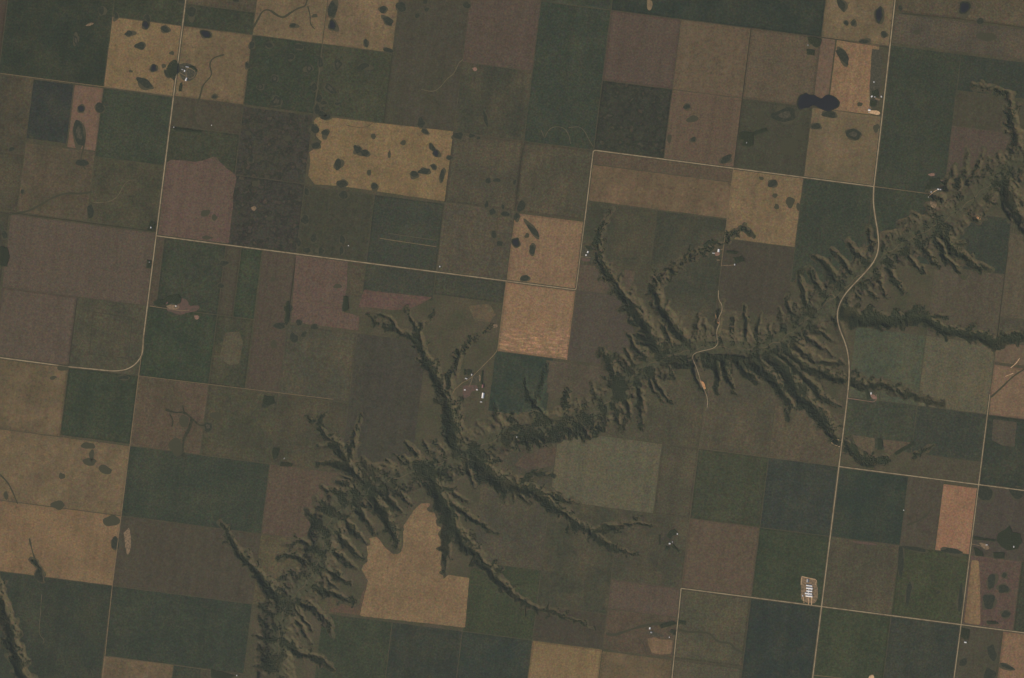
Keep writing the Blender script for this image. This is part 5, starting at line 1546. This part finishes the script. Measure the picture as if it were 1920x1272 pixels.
WR, PR, GR_, RR = 'roof_white', 'roof_pale', 'roof_grey', 'roof_red'
B = [
    (346.3, 133.3, 13, 18, -7, WR, 'wall_white', 'small white roof beside the ring of the round farmyard, upper one'),
    (348.6, 150.6, 17, 20, -7, WR, 'wall_white', 'bright white roof at the foot of the round farmyard'),
    (349.8, 147.6, 13, 15, -7, WR, 'wall_white', 'smaller white roof just above the bright one at the foot of the round farmyard'),
    (351, 125.6, 12, 34, 80, GR_, 'wall_grey', 'long grey roof along the top of the round farmyard'),
    (342, 130.5, 9, 20, 83, GR_, 'wall_grey', 'little grey roof left of the round farmyard near the road'),
    (1634.5, 181.4, 13, 20, -40, WR, 'wall_white', 'bright white roof in the middle of the roadside farm strip'),
    (1640.5, 182.2, 12, 14, 0, GR_, 'wall_grey', 'grey roof right of the bright roof in the roadside farm strip'),
    (1638.7, 154.2, 10, 12, 0, WR, 'wall_white', 'lone tiny white roof near the top of the roadside farm strip'),
    (1629.8, 206.5, 20, 26, 83, WR, 'wall_white', 'white roof on the pale gravel pad of the roadside farm'),
    (1652.6, 181.5, 11, 16, 20, PR, 'wall_grey', 'pale roof of the roadside farm right against the road'),
    (1628.9, 210.8, 9, 14, 83, GR_, 'wall_grey', 'small grey roof below the white one on the gravel pad'),
    (1759, 355, 12, 18, 80, WR, 'wall_white', 'white roof of the valley farm'),
    (1763.2, 355.6, 11, 16, 80, PR, 'wall_red', 'pale roof right beside the white roof of the valley farm'),
    (1746, 360.3, 9, 15, -5, PR, 'wall_grey', 'small pale roof where the lane reaches the valley farm'),
    (1741, 370, 8, 13, -5, GR_, 'wall_grey', 'small grey roof below the lane of the valley farm'),
    (283, 427, 11, 14, 0, WR, 'wall_white', 'tiny white roof left of the road above the first crossing'),
    (330, 574.3, 11, 13, 0, WR, 'wall_white', 'tiny white roof in the reddish farmyard'),
    (313.5, 568.5, 11, 22, -25, RR, 'wall_red', 'small red roof by the dark trees of the reddish farmyard'),
    (1102.2, 473, 16, 20, -10, WR, 'wall_white', 'upper and brighter of two white roofs at the twin roofed farm'),
    (1099, 478.8, 14, 16, -10, WR, 'wall_white', 'lower of two white roofs at the twin roofed farm'),
    (1347.6, 470.4, 22, 32, -7, WR, 'wall_white', 'large bright white roof beside the dirt road above the wooded draw'),
    (1337.8, 475, 8, 28, 83, PR, 'wall_grey', 'thin pale roof left of the large bright white roof'),
    (1377.5, 496.6, 12, 16, 0, PR, 'wall_grey', 'pale roof at the end of the lane east of the dirt road'),
    (905.6, 742, 24, 60, -7, WR, 'wall_white', 'long bright white shed of the ranch beside the dark green field'),
    (871.5, 731.2, 12, 17, 83, WR, 'wall_white', 'small white roof on the left side of the ranch corrals'),
    (894.2, 731, 12, 18, 83, WR, 'wall_white', 'small white roof on the right side of the ranch corrals'),
    (905.4, 724.5, 22, 34, -7, RR, 'wall_red', 'pinkish red roof above the long white shed of the ranch'),
    (902, 753.8, 10, 22, 83, PR, 'wall_grey', 'thin pale roof below the long white shed of the ranch'),
    (884.5, 703, 12, 16, 0, PR, 'wall_grey', 'pale roof where the lane enters the ranch'),
    (874, 710, 10, 26, 70, PR, 'wall_grey', 'pale roof left of the ranch lane'),
    (1633.2, 738, 13, 22, -7, WR, 'wall_white', 'white roof at the small farm with the pink drive'),
    (1255.6, 1019.6, 13, 18, 83, WR, 'wall_white', 'white roof in the hidden grove farm'),
    (1270, 1001.4, 10, 12, 0, WR, 'wall_white', 'tiny white roof right of the hidden grove'),
    (1260.8, 1016.5, 9, 14, 0, GR_, 'wall_grey', 'grey roof in the middle of the hidden grove farm'),
    (1218.6, 1178.4, 16, 22, -10, WR, 'wall_white', 'bright white roof of the creekside farm'),
    (1221, 1186, 16, 20, 83, GR_, 'wall_grey', 'grey roof below the bright one at the creekside farm'),
    (1255, 1195.2, 9, 12, 0, PR, 'wall_grey', 'small pale roof near the road at the creekside farm'),
    (1810, 1204.6, 12, 26, 83, WR, 'wall_white', 'lone white roof right of the rightmost road near the bottom'),
    (1849.8, 1021.8, 11, 18, 83, PR, 'wall_grey', 'pale roof in the wooded farm at the right edge'),
    (1901, 1025.5, 12, 16, 0, PR, 'wall_grey', 'pale roof right of the round grove at the right edge'),
    (824.6, 500.2, 10, 12, 0, WR, 'wall_white', 'lone tiny white roof above the long gravel road'),
    (653.3, 461, 8, 9, 0, WR, 'wall_white', 'lone tiny white roof in the olive marsh field'),
    (396.7, 235.3, 8, 10, 0, PR, 'wall_grey', 'lone tiny pale roof south of the round farmyard field'),
    (326, 239, 8, 10, 0, PR, 'wall_grey', 'lone tiny pale roof right against the north-south road'),
    (969, 820, 8, 9, 0, WR, 'wall_white', 'tiny white roof in the dense valley wood'),
    (1694.5, 957, 7, 9, 0, WR, 'wall_white', 'tiny white roof on the right edge of the very dark green square'),
    (1515, 85, 9, 12, 0, GR_, 'wall_grey', 'small grey roof in the grove below the dark green band'),
    (533, 860, 8, 16, -30, GR_, 'wall_grey', 'small weathered roof at the old farmstead above the brown field'),
    (444, 1267, 9, 12, 0, PR, 'wall_grey', 'small pale roof on the bottom edge left of the valley'),
    (1400, 268, 9, 12, 0, GR_, 'wall_grey', 'small grey roof in the old grove of the olive pasture'),
    (280, 492, 8, 10, 0, GR_, 'wall_grey', 'small grey roof among trees left of the road'),
]
for bdef in B:
    barn(*bdef)
# the bright barns: long parallel sheds joined by a spine
for k, (yy, xo, ll, wd) in enumerate(((1098.3, 1517.0, 66, 15), (1103.2, 1517.6, 74, 18), (1108.4, 1517.3, 66, 16), (1113.2, 1515.8, 80, 17), (1117.8, 1516.8, 76, 19))):
    nm = ('topmost', 'second', 'middle', 'fourth', 'lowest')[k]
    barn(xo, yy, wd, ll, 83, WR, 'wall_white', nm + ' long shed of the bright barns, counted downwards', 'bright barns')
barn(1516, 1110.5, 9, 60, -7, WR, 'wall_white', 'narrow spine building that joins the long sheds of the bright barns', None, 3.2)
barn(1522, 1104.5, 12, 26, -7, PR, 'wall_white', 'short link building at the right of the bright barns')
barn(1505.2, 1117.4, 12, 14, -7, PR, 'wall_white', 'small pale roof left of the lowest bright barn')
barn(1514.5, 1089.3, 26, 34, -7, GR_, 'wall_grey', 'dark square pit roof above the bright barns', None, 2.2)


# ------------------------------------------------------------------ trees
PHI = (1 + 5 ** .5) / 2
ICO_V = np.array([(-1, PHI, 0), (1, PHI, 0), (-1, -PHI, 0), (1, -PHI, 0), (0, -1, PHI), (0, 1, PHI), (0, -1, -PHI), (0, 1, -PHI), (PHI, 0, -1), (PHI, 0, 1), (-PHI, 0, -1), (-PHI, 0, 1)])
ICO_V = ICO_V / np.linalg.norm(ICO_V[0])
ICO_F = np.array([(0, 11, 5), (0, 5, 1), (0, 1, 7), (0, 7, 10), (0, 10, 11), (1, 5, 9), (5, 11, 4), (11, 10, 2), (10, 7, 6), (7, 1, 8), (3, 9, 4), (3, 4, 2), (3, 2, 6), (3, 6, 8), (3, 8, 9), (4, 9, 5), (2, 4, 11), (6, 2, 10), (8, 6, 7), (9, 8, 1)])


def trees(name, x, y, rad, label, mat='tree_leaves', kind='stuff', cat=None, sunk=0.35):
    x = np.asarray(x, float); y = np.asarray(y, float)
    n = len(x)
    if n == 0:
        return None
    rad = np.asarray(rad, float)
    X, Y = W2(x, y)
    Z = height(x, y)
    jit = 1 + .45 * (rng.random((n, 12)) - .5)
    ang = rng.random(n) * 6.28
    ca, sa = np.cos(ang), np.sin(ang)
    bx = ICO_V[None, :, 0] * jit; by = ICO_V[None, :, 1] * jit; bz = ICO_V[None, :, 2] * jit
    vx = (bx * ca[:, None] - by * sa[:, None]) * rad[:, None] + X[:, None]
    vy = (bx * sa[:, None] + by * ca[:, None]) * rad[:, None] + Y[:, None]
    vz = bz * rad[:, None] * .95 + (Z + rad * (1 - sunk))[:, None]
    V = np.stack([vx, vy, vz], 2).reshape(-1, 3)
    F = (ICO_F[None] + (np.arange(n) * 12)[:, None, None]).reshape(-1, 3)
    o = fast_mesh(name, V, F, mat)
    tag(o, label, cat, None, kind)
    return o


# woods of the valley and its draws
CG = np.gradient(HZ)
gxm, gym = CG[1] / (STEP * S), -CG[0] / (STEP * S)         # slope, x east, y north
shade = np.clip((gxm * SUN_DIR[0] + gym * SUN_DIR[1]) / .45, -1, 1)  # rises towards the sun: faces away from it
step_t = 1.55
tx = np.arange(X0 + 30, X1 - 30, step_t)
ty = np.arange(Y0 + 30, Y1 - 30, step_t)
TX, TY = np.meshgrid(tx, ty)
TX = TX + rng.uniform(-.75, .75, TX.shape)
TY = TY + rng.uniform(-.75, .75, TY.shape)
r_ = sample(RIM, TX, TY)
sel = r_ > -1.0
TX, TY = TX[sel], TY[sel]
wd = sample(WOOD, TX, TY)
sh = sample(shade, TX, TY)
clump = fbm(TX / 13, TY / 13, 91, 3)
score = wd + .55 * sh + .75 * clump
DENSE = [[(952, 806), (1000, 794), (1050, 784), (1100, 778), (1132, 780), (1138, 800), (1118, 822), (1060, 826), (1010, 832), (975, 846), (948, 845), (940, 825)],
         [(1260, 670), (1300, 668), (1296, 700), (1262, 705)], [(1316, 668), (1390, 668), (1430, 680), (1420, 712), (1360, 706), (1320, 700)]]
fl_ = sample(FLOOR, TX, TY)
for D_ in DENSE:
    sd = poly_sdf(TX, TY, D_)
    score = np.where(sd < 2 + 4 * clump, score + .5, score)
OPEN = [[(862, 795), (925, 782), (945, 795), (935, 815), (870, 812)], [(1536, 590), (1548, 562), (1566, 552), (1568, 590), (1556, 606), (1536, 606)], [(930, 838), (990, 850), (1010, 880), (960, 880)]]
for D_ in OPEN:
    score = np.where(poly_sdf(TX, TY, D_) < 0, score - 1.5, score)
# keep the roads clear
for l, rr in ((me_line, 2.4), (vr_line, 1.5)):
    for p in l[::1]:
        m_ = (np.abs(TX - p[0]) < rr) & (np.abs(TY - p[1]) < rr)
        score[m_] = -1
keep = score + rng.normal(0, .20, score.shape) > .50
print('trees', keep.sum(), 'ground faces', len(F))
kx, ky = TX[keep], TY[keep]
rad = rng.uniform(3.0, 7.6, len(kx))
yel = (fbm(kx / 20, ky / 20, 131, 2) + rng.uniform(-.2, .2, len(kx))) > .33
trees('woodland', kx[~yel], ky[~yel], rad[~yel], 'dark woods filling the shaded gullies and draws of the valley')
trees('woodland', kx[yel], ky[yel], rad[yel], 'lighter olive brush scattered through the valley woods', 'yellow_leaves')

# belts and groves round the farmsteads
GROVES = [
    ([(318, 118), (328, 112), (334, 120), (331, 140), (326, 152), (316, 140), (312, 130)], 1.7, 'dark grove west of the road at the round farmyard'),
    ([(356, 124), (366, 126), (370, 136), (366, 134), (358, 128)], 1.8, 'trees round the top of the round farmyard'),
    ([(338, 156), (342, 156), (340, 172), (334, 172)], 1.9, 'trees along the road south of the round farmyard'),
    ([(1632, 188), (1643, 190), (1641, 200), (1630, 200)], 1.6, 'dark grove in the roadside farm strip'),
    ([(1634, 172), (1645, 168), (1648, 180), (1643, 183), (1636, 178)], 2.0, 'trees above the bright roof of the roadside farm'),
    ([(306, 564), (312, 557), (322, 554), (334, 552), (340, 560), (338, 568), (330, 571), (322, 567), (312, 571)], 1.5, 'dark grove on top of the reddish farmyard'),
    ([(288, 566), (298, 561), (306, 562), (309, 571), (300, 573), (289, 572)], 1.7, 'trees between the road and the reddish farmyard'),
    ([(1118, 440), (1126, 436), (1124, 456), (1114, 460), (1112, 450)], 1.8, 'trees right of the twin roofed farm'),
    ([(1096, 462), (1108, 462), (1112, 470), (1104, 470)], 1.9, 'trees above the twin roofed farm'),
    ([(1318, 460), (1326, 452), (1346, 452), (1344, 457), (1328, 458), (1322, 468)], 1.8, 'belt of trees around the bright roofed farm'),
    ([(1362, 470), (1384, 472), (1382, 478), (1362, 474)], 1.9, 'trees east of the dirt road at the bright roofed farm'),
    ([(1374, 484), (1392, 480), (1396, 490), (1382, 494)], 2.0, 'thin grove around the eastern lane of the bright roofed farm'),
    ([(870, 694), (874, 694), (873, 704), (870, 704)], 1.7, 'short row of trees left of the ranch'),
    ([(903, 696), (906, 696), (904, 722), (901, 720)], 1.7, 'row of trees right of the ranch yard'),
    ([(876, 694), (884, 694), (882, 702), (877, 704)], 1.9, 'trees in the ranch yard'),
    ([(1621, 730), (1626, 730), (1632, 748), (1626, 750)], 1.6, 'grove left of the small farm with the pink drive'),
    ([(1255, 996), (1264, 993), (1270, 998), (1268, 1004), (1262, 1004), (1256, 1010), (1250, 1006)], 1.7, 'ring of trees of the hidden grove farm'),
    ([(1235, 1004), (1238, 1004), (1238, 1022), (1236, 1022)], 1.9, 'short row of trees left of the hidden grove farm'),
    ([(1262, 1022), (1274, 1032), (1272, 1036), (1258, 1026)], 2.0, 'trees at the lower right of the hidden grove farm'),
    ([(1248, 1024), (1256, 1026), (1254, 1032), (1247, 1030)], 2.0, 'trees below the hidden grove farm'),
    ([(1236, 1172), (1262, 1164), (1268, 1170), (1258, 1174), (1240, 1178)], 2.0, 'trees by the creekside farm'),
    ([(1258, 1180), (1268, 1182), (1266, 1192), (1256, 1186)], 2.1, 'trees between the creekside farm and the road'),
    ([(1272, 1163), (1286, 1166), (1284, 1172), (1272, 1168)], 1.8, 'trees across the road from the creekside farm'),
    ([(512, 838), (524, 842), (520, 858), (512, 862), (510, 848)], 2.0, 'trees of the old farmstead above the brown field'),
    ([(526, 866), (548, 870), (548, 876), (524, 874)], 2.2, 'thin belt below the old farmstead'),
    ([(1872, 1000), (1884, 994), (1892, 986), (1898, 998), (1912, 1002), (1916, 1016), (1906, 1030), (1890, 1032), (1878, 1026), (1868, 1014)], 1.8, 'round grove of the wooded farm at the right edge'),
    ([(1824, 1006), (1866, 1012), (1866, 1016), (1826, 1012)], 1.9, 'long tree belt left of the round grove at the right edge'),
    ([(1826, 1026), (1842, 1034), (1844, 1044), (1828, 1042)], 2.0, 'grove below the drive of the wooded farm'),
    ([(1862, 1036), (1884, 1036), (1882, 1048), (1864, 1048)], 2.0, 'grove below the round grove at the right edge'),
    ([(1802, 1178), (1818, 1180), (1816, 1200), (1810, 1200), (1800, 1192)], 2.1, 'trees right of the rightmost road near the bottom'),
    ([(1514, 70), (1526, 70), (1540, 74), (1538, 86), (1530, 90), (1524, 86), (1516, 80)], 1.7, 'grove below the right end of the dark green band'),
    ([(1512, 92), (1528, 94), (1526, 104), (1512, 102)], 1.9, 'lower part of the grove below the dark green band'),
    ([(1386, 250), (1396, 246), (1412, 250), (1412, 272), (1404, 276), (1390, 272), (1396, 262), (1386, 262)], 1.9, 'old grove with a hollow middle in the olive pasture'),
    ([(1412, 248), (1436, 240), (1440, 246), (1414, 254)], 1.9, 'belt right of the old grove in the olive pasture'),
    ([(644, 556), (652, 556), (653, 580), (646, 585), (641, 584)], 1.7, 'dark tree block in the notch of the pinkish field'),
    ([(537, 565), (543, 565), (541, 604), (534, 604)], 1.9, 'row of trees left of the pinkish notched field'),
    ([(1645, 822), (1654, 824), (1653, 844), (1645, 843)], 1.6, 'short dark tree block between two small tan fields'),
    ([(1644, 858), (1664, 856), (1670, 866), (1650, 872)], 1.7, 'wood at the end of the draw above the gravel road'),
    ([(1676, 850), (1692, 840), (1712, 828), (1716, 832), (1700, 842), (1680, 854)], 1.8, 'slanting tree row above the gravel road right'),
    ([(0, 462), (14, 466), (18, 480), (12, 500), (0, 498)], 2.0, 'small grove on the left edge in a green field'),
    ([(276, 488), (284, 490), (282, 504), (274, 502)], 1.9, 'small grove left of the road below the first crossing'),
    ([(282, 414), (294, 420), (290, 432), (286, 436), (276, 430)], 2.1, 'trees around the tiny roof left of the road'),
    ([(328, 241), (378, 246), (377, 250), (328, 246)], 1.7, 'thin dark belt right of the road south of the round farmyard'),
    ([(495, 742), (512, 744), (516, 756), (500, 762), (492, 754)], 1.9, 'dark grove right of the faint section road'),
    ([(1744, 336), (1760, 334), (1766, 344), (1752, 352), (1742, 348)], 1.9, 'grove above the valley farm'),
    ([(1738, 345), (1745, 350), (1742, 358), (1734, 354)], 2.1, 'trees left of the valley farm'),
    ([(395, 1256), (425, 1262), (440, 1268), (420, 1275), (396, 1270)], 1.9, 'grove on the bottom edge left of the valley'),
    ([(1595, 828), (1606, 838), (1612, 850), (1604, 852), (1594, 840)], 1.7, 'wood between the eastern road and small tan field'),
    ([(1625, 872), (1640, 874), (1640, 878), (1624, 877)], 2.0, 'trees beside the gravel road just right of the crossing'),
    ([(1850, 1166), (1866, 1164), (1872, 1170), (1852, 1171)], 2.0, 'trees above the gravel road at the right'),
]
for poly, sp, lb in GROVES:
    P = np.array(poly, float)
    (x0, y0), (x1, y1) = P.min(0), P.max(0)
    X_, Y_ = np.meshgrid(np.arange(x0, x1, sp * .62), np.arange(y0, y1, sp * .62))
    X_ = X_ + rng.uniform(-.5, .5, X_.shape)
    Y_ = Y_ + rng.uniform(-.5, .5, Y_.shape)
    ins_ = poly_sdf(X_, Y_, poly) < .3
    ok = ins_ & (rng.random(X_.shape) < min(1, 2.1 / sp - .05))
    if ok.sum() < 9:
        ok = ins_
    trees('grove', X_[ok], Y_[ok], rng.uniform(3.0, 5.6, ok.sum()), lb, kind=None, cat='grove')

# ------------------------------------------------------------------ the air between the ground and the camera
HB = (BIG + 1100) * S
hv = [(sx * HB, sy * HB, z) for z in (-120.0, ALT + 500) for sx, sy in ((-1, -1), (1, -1), (1, 1), (-1, 1))]
haze_m = bpy.data.materials.new('haze')
haze_m.use_nodes = True
nt = haze_m.node_tree
nt.nodes.clear()
out = nt.nodes.new('ShaderNodeOutputMaterial')
pv = nt.nodes.new('ShaderNodeVolumePrincipled')
pv.inputs['Color'].default_value = (.86, .90, 1.0, 1)
pv.inputs['Density'].default_value = 0.050 / ALT
nt.links.new(pv.outputs[0], out.inputs['Volume'])
MATS['haze'] = haze_m
hz = mesh_obj('haze', hv, [(0, 3, 2, 1), (4, 5, 6, 7), (0, 1, 5, 4), (1, 2, 6, 5), (2, 3, 7, 6), (3, 0, 4, 7)], 'haze')
tag(hz, 'thin pale air between the camera and the land', None, None, 'stuff')
